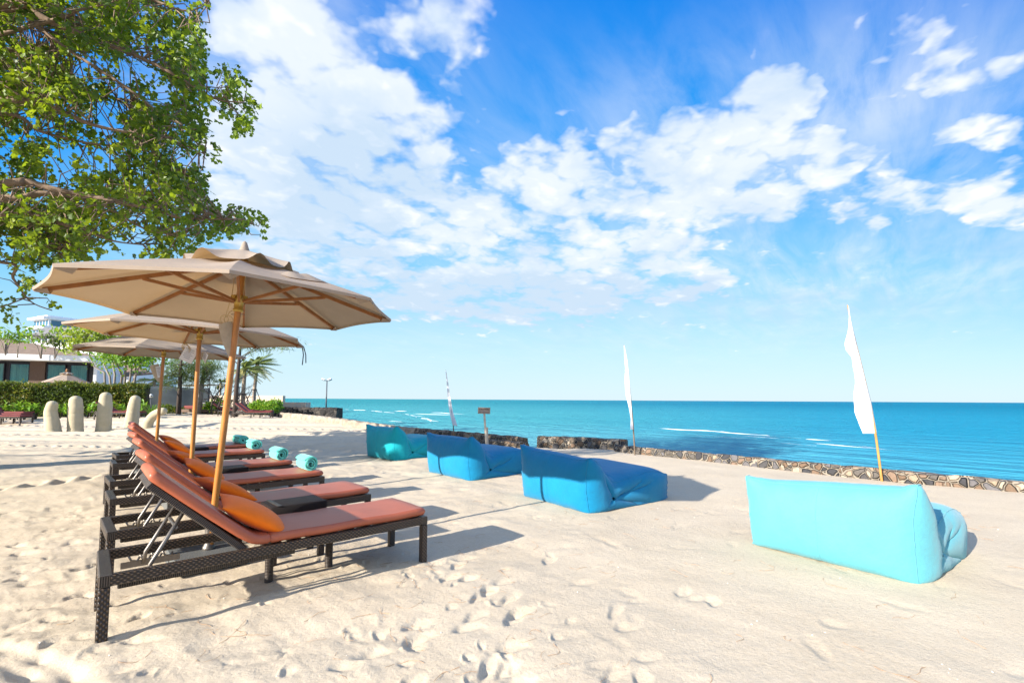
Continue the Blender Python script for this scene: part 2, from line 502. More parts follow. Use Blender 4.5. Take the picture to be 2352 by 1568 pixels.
# the low sea wall's landward foot, from far left to near right
WALL = [(-24.0, 40.5), (-13.3, 27.2), (-7.3, 20.9), (-3.55, 17.3), (-1.8, 15.6), (0.2, 13.6), (0.9, 13.5), (2.75, 12.6), (3.05, 11.95), (5.3, 9.5), (6.6, 8.0), (7.65, 7.15), (10.6, 5.0), (15.5, 2.2), (26, -6)]
def wall_dist(X, Y):
    """signed distance to the wall line, positive on the sea side"""
    best = np.full(X.shape, 1e9); sg = np.ones(X.shape)
    for (x0, y0), (x1, y1) in zip(WALL[:-1], WALL[1:]):
        ex, ey = x1 - x0, y1 - y0; L2 = ex * ex + ey * ey
        t = np.clip(((X - x0) * ex + (Y - y0) * ey) / L2, 0, 1)
        qx, qy = X - x0 - t * ex, Y - y0 - t * ey
        d = np.hypot(qx, qy)
        s = np.where(ex * (Y - y0) - ey * (X - x0) > 0, 1.0, -1.0)
        up = d < best - 1e-9
        best = np.where(up, d, best); sg = np.where(up, s, sg)
    return best * sg
SEA_Z = -1.0
def rise(X, Y):
    return .22 * sstep(Y, 14, 26) * sstep(-X, 2, 8)
def ground_at(px, py):
    """where a sight line meets the sand, with its gentle rise inland"""
    z = 0.0
    for _ in range(12):
        q = gp(px, py, z); z = float(rise(np.array([q.x]), np.array([q.y]))[0])
    return gp(px, py, z)

# ------------------------------------------------------------------ SETTING: sand, sea, foam
def sand_height(X, Y):
    r = np.hypot(X, Y)
    left = sstep(-X + .15 * Y, -1.5, 2.5)          # rougher, walked-over sand on the left
    near = 1 - sstep(r, 14, 34)
    z = .024 * fbm(X * .55, Y * .55, 3, 3) + .055 * fbm(X * .16, Y * .16, 11, 2)
    z += (.004 + .013 * left) * near * fbm(X * 2.1, Y * 2.1, 21, 4, .5)
    # wind-drawn streaks, lying along the wind
    c, s = math.cos(R(-38)), math.sin(R(-38))
    U, V = X * c + Y * s, -X * s + Y * c
    z += near * (.0028 + .0055 * left) * fbm(U * .9, V * 5.0, 31, 4, .55)
    c, s = math.cos(R(24)), math.sin(R(24))
    U, V = X * c + Y * s, -X * s + Y * c
    z += near * left * .020 * fbm(U * .8, V * 4.2 + fbm(X, Y, 5, 2), 41, 3, .6)
    z += rise(X, Y)
    rg_ = 1 - np.abs(2.6 * fbm(U * 1.1 + 3, V * 3.4, 61, 3, .5)); z += near * (.10 + left) * .020 * np.clip(rg_ - .55, 0, 1) ** 1.5 * np.clip(vnoise(X * .8, Y * .8, 66) * 4, 0, 1) * 2
    # rake and tyre ridges further back
    reg = sstep(Y, 9.5, 13) * (1 - sstep(Y, 34, 44)) * (1 - sstep(X, -2.5, 0.5)) * sstep(X, -34, -24)
    q = Y * .93 + X * .10 + .9 * fbm(X * .09, Y * .16, 51, 2)
    z += reg * .075 * (np.sin(q * 2 * math.pi / 1.55) * .5 + .35 * np.sin(q * 2 * math.pi / .62 + 1)) * (.55 + 1.2 * vnoise(X * .21, Y * .5, 8) + .3)
    tread = reg * np.exp(-((np.mod(q, 3.1) - 1.3) / .22) ** 2)
    z += tread * .035 * np.sin((X * .9 + .25 * np.abs(np.mod(q, .4) - .2) * 6) * 2 * math.pi / .34)
    # tyre chevrons left of the loungers
    a = gp(-40, 1122); b = gp(330, 1078)
    for (A, B) in ((a, b),):
        ex, ey = B.x - A.x, B.y - A.y; L = math.hypot(ex, ey); ex /= L; ey /= L
        u = (X - A.x) * ex + (Y - A.y) * ey; v = -(X - A.x) * ey + (Y - A.y) * ex
        z += np.exp(-(v / .26) ** 4) * sstep(u, -2, .3) * (1 - sstep(u, L - 1.2, L)) * .03 * np.sin((u + np.abs(v) * .9) * 2 * math.pi / .36)
    return z

class Dimple:
    def __init__(s, X, Y, Z):
        s.X, s.Y, s.Z = X, Y, Z
        s.cell = {}
        k = (np.floor(X / .5).astype(int) + 2000) * 10000 + np.floor(Y / .5).astype(int) + 2000
        near = np.where(np.hypot(X, Y) < 16)[0]
        o = near[np.argsort(k[near], kind='stable')]
        ks = k[o]; cuts = np.flatnonzero(np.diff(ks)) + 1
        for ch in np.split(o, cuts):
            if len(ch): s.cell[int(k[ch[0]])] = ch
    def add(s, x, y, ang, L, Wd, depth, rim=.35, sharp=2.2, push=.6):
        ci, cj = int(math.floor(x / .5)) + 2000, int(math.floor(y / .5)) + 2000
        ids = [s.cell[(ci + i) * 10000 + cj + j] for i in (-1, 0, 1) for j in (-1, 0, 1) if (ci + i) * 10000 + cj + j in s.cell]
        if not ids: return
        I = np.concatenate(ids)
        px, py = s.X[I] - x, s.Y[I] - y
        c, sn = math.cos(ang), math.sin(ang)
        u, v = px * c + py * sn, -px * sn + py * c
        nn = vnoise(px * 14 + x * 37, py * 14 + y * 31, 77)
        d = np.sqrt((u / L) ** 2 + (v / (Wd * (1 + .25 * u / L))) ** 2) * (1 + .45 * nn)
        hole = 1 / (1 + (d / .85) ** (2 * sharp * 1.6))
        s_ = (px * .755 + py * .656) / max(L, Wd)
        hole = hole * np.clip(.62 - .48 * s_, .15, 1.15)
        r_ = np.exp(-((d - 1.22) / .26) ** 2) * np.clip(.5 - .6 * s_, 0, 1)
        s.Z[I] += -depth * hole + depth * rim * r_ * (1 + push * u / L)

NA, NR = 1150, 980
ang = np.concatenate([np.linspace(-math.pi, -R(66), 70)[:-1], np.linspace(-R(66), R(62), NA), np.linspace(R(62), math.pi, 70)[1:]])
rad = np.concatenate([[0.02, .3], .62 * (500 / .62) ** np.linspace(0, 1, NR) ** 1.0])
AA, RR = np.meshgrid(ang, rad, indexing='ij')
SX, SY = RR * np.sin(AA), RR * np.cos(AA)
SXf, SYf = SX.ravel(), SY.ravel()
SZ = sand_height(SXf, SYf)
dm = Dimple(SXf, SYf, SZ)
right_marks = [(870, 290), (800, 340), (760, 415), (865, 425), (1085, 445), (940, 535), (995, 495), (1125, 545), (1195, 618), (1140, 665), (545, 700), (548, 785),
               (850, 720), (910, 645), (1115, 840), (980, 938), (1090, 970), (965, 1022), (1165, 1055), (90, 965), (290, 880), (505, 1055), (1370, 305), (1580, 440), (1775, 612),
               (1840, 718), (2190, 497), (2300, 540), (1760, 1005), (1965, 905), (1300, 45), (2380, 560), (1920, 1040)]
for (x, y) in right_marks:
    p = gp(735 + x * .375, 1164 + y * .375)
    soft = x > 1250
    dm.add(p.x + .05, p.y + .03, R(rng.uniform(15, 75)), rng.uniform(.085, .13), rng.uniform(.042, .058), rng.uniform(.022, .034) * (.6 if soft else 1.0), rim=.12)
left_marks = [(65, 450), (20, 520), (285, 490), (440, 510), (410, 545), (310, 625), (430, 620), (65, 720), (170, 690), (240, 740), (405, 710), (300, 795), (330, 860), (95, 770),
              (30, 865), (130, 880), (560, 840), (470, 870), (160, 960), (60, 935), (240, 1085), (200, 1145), (300, 1165), (5, 1215), (260, 1265), (275, 1320), (500, 1275), (450, 1015),
              (540, 1015), (420, 935), (120, 1240), (640, 1480), (820, 1150), (700, 1060), (760, 1260), (840, 1300)]
for (x, y) in left_marks:
    p = gp(x * .375, 980 + y * .375)
    dm.add(p.x + .03, p.y + .02, R(rng.uniform(-10, 70)), rng.uniform(.07, .13), rng.uniform(.03, .045), rng.uniform(.022, .036), rim=.2)
for k in range(370):                                   # trodden ground everywhere else
    x, y = rng.uniform(-9, 1.0), rng.uniform(1.5, 13)
    if k > 240: x, y = rng.uniform(0, 9), rng.uniform(1.6, 11)
    dp = rng.uniform(.003, .013) if x < -.3 else rng.uniform(.004, .011)
    dm.add(x, y, rng.uniform(0, math.pi), rng.uniform(.07, .17), rng.uniform(.04, .08), dp, rim=.25, sharp=1.6)
for k in range(70):                                    # small scuffs round the front lounger
    x, y = rng.uniform(-2.6, .4), rng.uniform(2.0, 4.6)
    dm.add(x, y, rng.uniform(0, math.pi), rng.uniform(.03, .07), rng.uniform(.02, .04), rng.uniform(.007, .016), rim=.4, sharp=1.5)
SZ = dm.Z
# two drag furrows in the front left corner
for pts_ in ([(-10, 1478), (90, 1502), (170, 1535), (205, 1600)], [(-10, 1508), (60, 1535), (130, 1556)]):
    G = [gp(*q) for q in pts_]
    for A, B in zip(G[:-1], G[1:]):
        ex, ey = B.x - A.x, B.y - A.y; L2 = ex * ex + ey * ey
        near_i = np.where((np.abs(SXf - (A.x + B.x) / 2) < 1) & (np.abs(SYf - (A.y + B.y) / 2) < 1))[0]
        t = np.clip(((SXf[near_i] - A.x) * ex + (SYf[near_i] - A.y) * ey) / L2, 0, 1)
        d = np.hypot(SXf[near_i] - A.x - t * ex, SYf[near_i] - A.y - t * ey) + .015 * vnoise(SXf[near_i] * 9, SYf[near_i] * 9, 3)
        SZ[near_i] -= .022 * np.exp(-(d / .045) ** 2)
wd = wall_dist(SXf, SYf)
def sand_sea_drop(wd, SZ):
    return np.where(wd > .25, np.maximum(SZ - (wd - .25) * 3.0, -2.4), SZ)
SZ = sand_sea_drop(wd, SZ)
# the open gap in the wall, where the sand slopes down to the water
gapd = np.hypot(SXf - .55, SYf - 13.5)
SZ -= 1.3 * np.exp(-(gapd / .55) ** 2) * (wd > -.2) 
# behind the hedge and far inland the ground stays level
nR_, nA_ = len(rad), len(ang)
idx = np.arange(nA_ * nR_).reshape(nA_, nR_)
Fq = np.stack([idx[:-1, :-1], idx[:-1, 1:], idx[1:, 1:], idx[1:, :-1]], -1).reshape(-1, 4)

m = bpy.data.materials.new('pale_beach_sand'); m.use_nodes = True
t = NT(m.node_tree); p = t.n['Principled BSDF']
tcn = t.node('ShaderNodeTexCoord'); ob = tcn.outputs['Object']
n1 = t.noise(ob, 1.3, 5, .6); n2 = t.noise(ob, 260.0, 2, .6); n3 = t.noise(ob, 38.0, 4, .65)
c = t.ramp(n1, [(.3, (.525, .443, .33)), (.7, (.595, .508, .385))])
c = t.mix(.55, c, t.ramp(n2, [(.25, (.55, .5, .45)), (.5, (1, 1, 1)), (.78, (1.25, 1.25, 1.2))]), 'MULTIPLY')
c = t.mix(.35, c, t.ramp(n3, [(.3, (.8, .76, .7)), (.6, (1.05, 1.05, 1.05))]), 'MULTIPLY')
t.link(c, p.inputs['Base Color'])
p.inputs['Roughness'].default_value = .95; p.inputs['Specular IOR Level'].default_value = .12
n4 = t.noise(t.vm('MULTIPLY', ob, (1, 1, .2)), 11.0, 5, .62, .6)
b0 = t.bump(n4, .20, .022)
b1 = t.bump(n3, .34, .013, b0)
t.link(t.bump(n2, .45, .004, b1), p.inputs['Normal'])
SAND = m
sand = np_mesh('beach_sand', np.stack([SXf, SYf, SZ], 1), Fq, SAND, smooth=True)
tag(sand, 'pale walked-over beach sand with footprints and tyre ridges', 'sand', kind='structure')
def sand_z(x, y):
    x = np.array([x], float); y = np.array([y], float)
    return float(sand_height(x, y)[0])

# sea: one sheet from the wall to the horizon
m = bpy.data.materials.new('turquoise_sea'); m.use_nodes = True
t = NT(m.node_tree); p = t.n['Principled BSDF']
tcn = t.node('ShaderNodeTexCoord'); ob = tcn.outputs['Object']
ox, oy, oz = t.sep(ob)
dist = t.m('SQRT', t.m('ADD', t.m('MULTIPLY', ox, ox), t.m('MULTIPLY', oy, oy)))
ratio = t.m('DIVIDE', ox, t.m('MAXIMUM', oy, 1.0))       # heading: shallow green bay to the north, blue open water to the south
lg = t.m('LOGARITHM', t.m('MAXIMUM', dist, 1.0), 10.0)
near_c = t.mix(t.smooth(ratio, -.3, 1.0), (.14, .38, .44), (.05, .325, .445))
mid_c = t.mix(t.smooth(ratio, -.25, .95), (.06, .33, .365), (.012, .255, .395))
far_c = t.mix(t.smooth(ratio, -.4, .6), (.02, .255, .285), (.0, .18, .295))
c = t.mix(t.smooth(lg, 1.25, 1.75), near_c, mid_c)
c = t.mix(t.smooth(lg, 1.85, 2.6), c, far_c)
streakn = t.noise(t.vm('MULTIPLY', ob, (.035, .09, 1)), 1.0, 5, .6)
c = t.mix(.55, c, t.ramp(streakn, [(.3, (.84, .92, .96)), (.7, (1.2, 1.1, 1.05))]), 'MULTIPLY')
t.link(c, p.inputs['Base Color'])
rot = t.node('ShaderNodeMapping'); rot.inputs['Rotation'].default_value = (0, 0, R(48))
t.link(ob, rot.inputs['Vector'])
rv = rot.outputs[0]
w1 = t.noise(t.vm('MULTIPLY', rv, (.16, .75, 1)), 1.0, 4, .6, .5)
w2 = t.noise(t.vm('MULTIPLY', rv, (1.0, 2.6, 1)), 1.6, 4, .62, .4)
w3 = t.noise(t.vm('MULTIPLY', rv, (.02, .10, 1)), 1.0, 4, .6, .3)
b1 = t.bump(w3, .25, 2.0)
b2 = t.bump(w1, .9, .95, b1)
seanrm = t.bump(w2, .9, .2, b2)
rip = t.noise(t.vm('MULTIPLY', rv, (.35, 1.5, 1)), 1.0, 5, .65, .6)
c = t.mix(.6, c, t.ramp(rip, [(.30, (.80, .88, .93)), (.52, (1.0, 1.0, 1.0)), (.72, (1.7, 1.28, 1.16))]), 'MULTIPLY')  # ripple glints and darker troughs put into the water colour
dif = t.node('ShaderNodeBsdfDiffuse'); t.link(c, dif.inputs['Color']); t.link(seanrm, dif.inputs['Normal'])
gls = t.node('ShaderNodeBsdfGlossy'); gls.inputs['Roughness'].default_value = .18; t.link(seanrm, gls.inputs['Normal'])
fre = t.node('ShaderNodeFresnel'); fre.inputs['IOR'].default_value = 1.33; t.link(seanrm, fre.inputs['Normal'])
msh = t.node('ShaderNodeMixShader'); t.link(t.m('MINIMUM', t.m('MULTIPLY', fre.outputs[0], .30), .13), msh.inputs[0])
t.link(dif.outputs[0], msh.inputs[1]); t.link(gls.outputs[0], msh.inputs[2]); t.link(msh.outputs[0], t.n['Material Output'].inputs[0])
SEA = m
mb = MB()
xs = [-20000, -3000, -400, -60, 0, 40, 200, 1500, 20000]; ys = [-20000, -2000, -100, 0, 15, 60, 300, 2500, 20000]
mb.grid([[(x, y, 0) for y in ys] for x in xs], smooth=False, flip=False)
sea = mb.build('sea', SEA, loc=(0, 0, SEA_Z))
tag(sea, 'turquoise sea stretching to the horizon', 'sea', kind='structure')

FOAM = mat('sea_foam', (.78, .82, .82), .9, .2, var=.1, vscale=4, bump=.6, bscale=9, bdist=.05)
def foam_strip(px0, py0, px1, py1, wid, seed, bow=.0):
    a, b = gp(px0, py0, SEA_Z), gp(px1, py1, SEA_Z)
    d = (b - a); L = d.length; d.normalize(); nrm = Vector((-d.y, d.x, 0))
    n = max(12, int(L / .25)); rows = []
    for i in range(n + 1):
        f = i / n
        wob = (vnoise(np.array([f * L * .45]), np.array([seed * 3.1]), 5)[0] * 1.2 + bow * math.sin(f * math.pi))
        ww = wid * max(.04, math.sin(f * math.pi) ** .5 * (.55 + 1.1 * (.5 + vnoise(np.array([f * L * .8]), np.array([seed * 1.7 + 9]), 6)[0])))
        gap = vnoise(np.array([f * L * .33]), np.array([seed * 7.7]), 9)[0]
        if gap < -.2: ww *= .12
        c0 = a + d * (L * f) + nrm * wob
        hgt = ww * .22
        rows.append([c0 + nrm * (-ww / 2) + Vector((0, 0, .004)), c0 + nrm * (-ww * .28) + Vector((0, 0, hgt)), c0 + nrm * (.1 * ww) + Vector((0, 0, hgt * .55)), c0 + nrm * (ww / 2) + Vector((0, 0, .004))])
    q = MB(); q.grid(rows)
    return q
fo = [(795, 940, 870, 944, .9), (855, 943, 905, 948, .8), (905, 944, 935, 944, 1.3), (925, 950, 975, 957, .7), (945, 950, 1040, 953, .9), (955, 957, 1000, 968, .8),
      (995, 947, 1068, 951, 1.0), (968, 962, 998, 968, .5), (1515, 983, 1690, 994, .42), (1640, 990, 1840, 1007, .35), (1700, 999, 1800, 1006, .14), (1780, 1016, 1880, 1022, .12), (1850, 1008, 1905, 1012, .3),
      (1860, 1018, 2010, 1030, .22), (1600, 1000, 1740, 1007, .10), (890, 966, 930, 969, .4), (1960, 1024, 2060, 1034, .12)]
for i, (a, b, c_, d_, w_) in enumerate(fo):
    fs = foam_strip(a, b, c_, d_, w_ * (.20 if a < 1100 else .36), i + 1).build('breaking_wave', FOAM)
    tag(fs, kind='structure')

# ------------------------------------------------------------------ cloth inflation (for bean bags and pillows)
def inflate(V, Q, iters=120, press=.002, grav=0.0, floor=None, stiff=6, slack=1.0, rest_from=None):
    """V (n,3); Q (m,4) quads. Fabric that does not stretch but may crumple, blown up from inside."""
    V = V.copy()
    E = np.concatenate([Q[:, [0, 1]], Q[:, [1, 2]], Q[:, [2, 3]], Q[:, [3, 0]]]); E.sort(1); E = np.unique(E, axis=0)
    D = np.concatenate([Q[:, [0, 2]], Q[:, [1, 3]]])
    EE = np.concatenate([E, D])
    keep = np.linalg.norm(V[EE[:, 0]] - V[EE[:, 1]], axis=1) > 1e-6
    EE = EE[keep]
    B0 = V if rest_from is None else rest_from
    rest = np.linalg.norm(B0[EE[:, 0]] - B0[EE[:, 1]], axis=1) * slack
    n = len(V); I, J = EE[:, 0], EE[:, 1]
    val = np.bincount(I, minlength=n) + np.bincount(J, minlength=n) + 1e-9
    cmp_w = .03
    for it in range(iters):
        nx = np.cross(V[Q[:, 2]] - V[Q[:, 0]], V[Q[:, 3]] - V[Q[:, 1]])
        N = np.zeros_like(V)
        for k in range(4):
            for c in range(3):
                N[:, c] += np.bincount(Q[:, k], weights=nx[:, c], minlength=n)
        ln = np.linalg.norm(N, axis=1, keepdims=True) + 1e-12
        V += N / ln * press
        V[:, 2] -= grav
        for s in range(stiff):
            d = V[J] - V[I]; L = np.linalg.norm(d, axis=1) + 1e-12
            ex = (L - rest) / L
            ex = np.where(ex > 0, ex, ex * cmp_w) * .5
            c_ = d * ex[:, None]
            for c in range(3):
                V[:, c] += (np.bincount(I, weights=c_[:, c], minlength=n) - np.bincount(J, weights=c_[:, c], minlength=n)) / val * 2.2
        if floor is not None:
            V[:, 2] = np.maximum(V[:, 2], floor)
    return V

def bag_shape(Wd, L, hb=.74, hs=.34, seed=0, press=.0010):
    prof = [(.02, 0), (-.03, hb * .5), (-.02, hb), (.05, hb), (.24, hb * .74), (.40, hs * 1.02), (.50, hs * .95), (L * .8, hs + .035), (L, hs + .0), (L + .01, hs * .5), (L - .01, 0), (L * .5, 0)]
    P = np.array(prof); nxt = np.roll(P, -1, 0)
    st = .030
    per, cor = [], []
    for A, B in zip(P, nxt):
        k = max(1, int(round(np.linalg.norm(B - A) / st))); cor.append(len(per))
        for i in range(k): per.append(A + (B - A) * i / k)
    per = np.array(per); npn = len(per)
    ny = int(Wd / st) + 1
    ys = np.linspace(0, Wd, ny)
    V = [np.stack([per[:, 0], np.full(npn, y), per[:, 1]], 1) for y in ys]
    idx = np.arange(ny * npn).reshape(ny, npn)
    Q = []
    for i in range(ny - 1):
        a, b = idx[i], idx[i + 1]
        Q.append(np.stack([a, np.roll(a, -1), np.roll(b, -1), b], 1))
    cen = np.array([.40, .19]); base = ny * npn; rings = 11
    for side, y in ((0, 0.0), (ny - 1, Wd)):
        prev = idx[side]
        for r_ in range(1, rings):
            f = max(.004, 1 - r_ / (rings - 1))
            q = cen + (per - cen) * f
            V.append(np.stack([q[:, 0], np.full(npn, y), q[:, 1]], 1))
            cur = np.arange(base, base + npn); base += npn
            quad = np.stack([prev, cur, np.roll(cur, -1), np.roll(prev, -1)], 1)
            Q.append(quad if side == 0 else quad[:, ::-1])
            prev = cur
    V = np.concatenate(V); Q = np.concatenate(Q)
    rs = np.random.RandomState(seed)
    ctr = V.mean(0)
    nrm = np.cross(V[Q[:, 2]] - V[Q[:, 0]], V[Q[:, 3]] - V[Q[:, 1]]); mid_ = V[Q].mean(1)
    main = slice(0, (ny - 1) * npn)
    if ((mid_ - ctr)[main] * nrm[main]).sum() < 0: Q[main] = Q[main][:, ::-1]
    cap = slice((ny - 1) * npn, None)
    capn = nrm[cap][:, 1] * np.sign(mid_[cap][:, 1] - Wd / 2)
    Qc = Q[cap]; Qc[capn < 0] = Qc[capn < 0][:, ::-1]; Q[cap] = Qc
    e_ = np.abs(2 * V[:, 1] / Wd - 1) ** 7; up_ = np.clip((V[:, 2] - hb * .72) / (hb * .28), 0, 1) * (V[:, 0] < .2)
    V[:, 2] += .036 * e_ * up_; V[:, 0] -= .02 * e_ * up_; V[:, 1] += np.sign(V[:, 1] - Wd / 2) * .03 * e_ * up_
    V = V + rs.normal(0, .0022, V.shape)
    V0 = V
    V = inflate(V, Q, 60, press, grav=.0004, floor=0.0, stiff=12)
    V = inflate(V, Q, 25, press * .35, grav=.0004, floor=0.0, stiff=14, rest_from=V0)
    return V, Q, idx, per, npn, ny, cor

def make_bag(label, near, rz, Wd, L, fabric, seed, hb=.74, hs=.36, press=.0015, sag=(1.0, 1.0)):
    o = thing('bean_bag', label, 'bean bag', (near[0], near[1], sand_z(*near) - .012), rz, 'bean bag sofas facing the sea')
    V, Q, idx, per, npn, ny, cor = bag_shape(Wd, L, hb, hs, seed, press=press)
    V[:, 2] *= sag[0] + (sag[1] - sag[0]) * np.clip(V[:, 1] / Wd, 0, 1)
    np_mesh('cover', V, Q, fabric, o, smooth=True)
    mb = MB()
    for side in (0, ny - 1):
        ring = [V[i] for i in idx[side]]
        mb.tube([Vector(q) for q in ring] + [Vector(ring[0])], .0048, 5, False)
    # seams across the back top edge and seat front
    for k in (cor[2], cor[8]):
        mb.tube([Vector(V[idx[i][k]]) for i in range(ny)], .0042, 5, False)
    mid = ny // 2
    mb.tube([Vector(V[idx[mid][k]]) for k in range(cor[0], cor[2] + 1)], .0022, 4, False)
    mb.build('piping', fabric, o)
    return o

TEAL = bag_mat('teal_bag_fabric', (.0, .31, .38))
BLUE = bag_mat('blue_bag_fabric', (.0, .178, .345))
TURQ = bag_mat('turquoise_bag_fabric', (.085, .325, .385))
make_bag('teal bean bag sofa at the far end, dappled by tree shade', (-2.50, 10.25), R(46), 1.16, 1.4, TEAL, 1, hs=.40)
make_bag('middle blue bean bag sofa between the teal one and the biggest-looking blue one', (-.70, 7.99), R(42), 1.26, 1.4, BLUE, 2, hs=.40)
make_bag('nearer blue bean bag sofa with a pole shadow climbing its back', (.94, 5.88), R(36.5), 1.28, 1.60, BLUE, 3, hs=.40, sag=(.92, 1.0))
make_bag('bright turquoise bean bag sofa standing alone with its back turned', (3.07, 3.66), R(36), 1.24, 1.34, TURQ, 4, .70, sag=(1.08, .93))

# ------------------------------------------------------------------ sun loungers
LL, LW, LH = 2.13, .62, .344
def rounded_pad(path, wid, th, y0, r=.022, n_w=10, crown=.006):
    """upholstered pad swept along a path in the x-z plane"""
    sec = []
    for k in range(n_w + 1):
        f = k / n_w; sec.append((r + (wid - 2 * r) * f, th / 2 + crown * math.sin(f * math.pi)))
    for k in range(1, 5):
        a = k / 5 * math.pi; sec.append((wid - r + math.sin(a) * r, math.cos(a) * th / 2))
    for k in range(n_w + 1):
        f = 1 - k / n_w; sec.append((r + (wid - 2 * r) * f, -th / 2))
    for k in range(1, 5):
        a = k / 5 * math.pi; sec.append((r - math.sin(a) * r, -math.cos(a) * th / 2))
    rows = []
    N = len(path)
    for i, (x, z) in enumerate(path):
        x0, z0 = path[max(i - 1, 0)]; x1, z1 = path[min(i + 1, N - 1)]
        tx, tz = x1 - x0, z1 - z0; l = math.hypot(tx, tz); tx /= l; tz /= l
        rows.append([(x - tz * q, y0 + y, z + tx * q) for y, q in sec])
    # rounded ends
    def end(i, sgn):
        x, z = path[i]; j = i + 1 if i == 0 else i - 1
        tx, tz = x - path[j][0], z - path[j][1]; l = math.hypot(tx, tz); tx /= l; tz /= l
        nx_, nz_ = (-tz, tx) if sgn > 0 else (tz, -tx)
        out = []
        for a in (.5, .85, 1.0):
            sc = math.sqrt(max(0, 1 - (a) ** 2)) if a < 1 else .12
            off = r * a
            out.append([(x + tx * off + nx_ * q * max(sc, .12), y0 + wid / 2 + (y - wid / 2) * (1 - .035 * a), z + tz * off + nz_ * q * max(sc, .12)) for y, q in sec])
        return out
    rows = end(0, -1)[::-1] + rows + end(N - 1, 1)
    mb = MB()
    P = [[row[j] for j in list(range(len(sec))) + [0]] for row in rows]
    mb.grid(P, flip=True)
    b = len(mb.v)
    for row in (P[0], P[-1]):
        st = len(mb.v)
        for q in row[:-1]: mb.v.append(tuple(q))
        mb.face(list(range(st, len(mb.v))) if row is P[-1] else list(range(st, len(mb.v)))[::-1])
    return mb

def lounger_parts(t, low=False):
    bev = 0 if low else .006
    rt = .046
    for y in (rt / 2, LW - rt / 2):
        MB().box((LL / 2, y, LH - .033), (LL - .10, rt, .064)).build('side_rail', WICKER, t, bev)
    for x in (.033, LL - .030):
        MB().box((x, LW / 2, LH - .033), (.064 if x < 1 else .058, LW - .002, .067), axis=1).build('end_rail', WICKER_WRAP, t, bev)
    for x in (.029, LL - .028):
        for y in (.027, LW - .027):
            mb = MB().box((x, y, (LH - .067 - .10) / 2), (.054, .054, LH - .067 + .10), axis=2)
            mb.build('leg', WICKER, t, bev)
    if not low:
        for y in (.082,):
            MB().box((.58, y, .257), (.98, .032, .042), axis=0).build('stretcher', WICKER_WRAP, t, .004)
        for x, y in ((.98, .36), (1.45, .42)):
            MB().lathe([(.030, -.1), (.030, LH - .07)], (x, y, 0), 12).build('leg', WICKER_WRAP, t)
        sl = MB()
        for x in np.linspace(.95, 2.02, 9):
            sl.box((float(x), LW / 2, LH - .03), (.07, LW - .12, .03), axis=1)
        sl.build('slat', WICKER_WRAP, t)
    # raised back: frame, woven panel, props
    ph = R(42.5); hx, hz, BLn = .74, LH - .012, .725
    ux, uz = -math.cos(ph), math.sin(ph); nx_, nz_ = uz, -ux      # up the back; out of the front face
    bf = MB()
    for y in (.062, LW - .062):
        a = Vector((hx, y, hz)); b = Vector((hx + ux * BLn, y, hz + uz * BLn))
        bf.beam(a, b, .05, .045, (nx_, 0, nz_))
    for s_ in (.03, BLn - .03):
        bf.box((hx + ux * s_, LW / 2, hz + uz * s_), (.06, LW - .17, .043), Euler((0, -(math.pi - ph) + math.pi, 0)), axis=1)
    bf.build('backrest_frame', WICKER_WRAP, t, bev)
    bp = MB()
    bp.box((hx + ux * BLn / 2 + nx_ * .008, LW / 2, hz + uz * BLn / 2 + nz_ * .008), (BLn - .1, LW - .17, .016), Euler((0, ph, 0)), axis=0)
    bp.build('back_panel', WICKER, t)
    pr = MB()
    if not low:
        for y in (.15, LW - .15):
            top = Vector((hx + ux * .44 - nx_ * .02, y, hz + uz * .44 - nz_ * .02))
            foot = Vector((.235, y, .25)); knee = Vector((.245, y, LH - .02))
            pr.tube([top, knee, foot], .0125, 8)
        a0 = Vector((hx + ux * .40 - nx_ * .03, .15, hz + uz * .40 - nz_ * .03)); a1 = Vector(a0); a1.y = LW - .15
        pr.tube([a0 + Vector((-.06, 0, -.055)), a0 + Vector((-.05, .1, -.07)), a1 + Vector((-.05, -.1, -.07)), a1 + Vector((-.06, 0, -.055))], .012, 8)
        pr.build('back_prop', STEEL, t)
        rk = MB()
        for y in (.115, LW - .115):
            for k in range(4):
                rk.tube([(.16 + k * .06, y, .30), (.175 + k * .06, y, .268), (.205 + k * .06, y, .262), (.217 + k * .06, y, .285)], .007, 6)
            rk.box((.28, y, .245), (.32, .008, .04), axis=0)
        rk.build('ratchet_plate', STEEL, t)
    # cushions
    th = .062
    path = []
    for k in range(6): path.append((.875 - .02 * k, LH + .036 + .002 * k))
    s0 = .085
    for k in range(1, 15):
        f = k / 14.0; s_ = s0 + (BLn + .018 - s0) * f
        off = .022 + th / 2 + .016 * (1 - f) ** 2
        path.append((hx + ux * s_ + nx_ * off, hz + uz * s_ + nz_ * off))
    # smooth the bend
    for _ in range(3):
        path = [path[0]] + [tuple((np.array(path[i - 1]) + 2 * np.array(path[i]) + np.array(path[i + 1])) / 4) for i in range(1, len(path) - 1)] + [path[-1]]
    rounded_pad(path[::-1], LW - .03, th, .012).build('back_cushion', CUSHION, t)
    sp = [(.905 + (LL - .035 - .905) * k / 16, LH + .036 + .003 * math.sin(k * .9)) for k in range(17)]
    rounded_pad(sp, LW - .03, th, .012).build('seat_cushion', CUSHION, t)

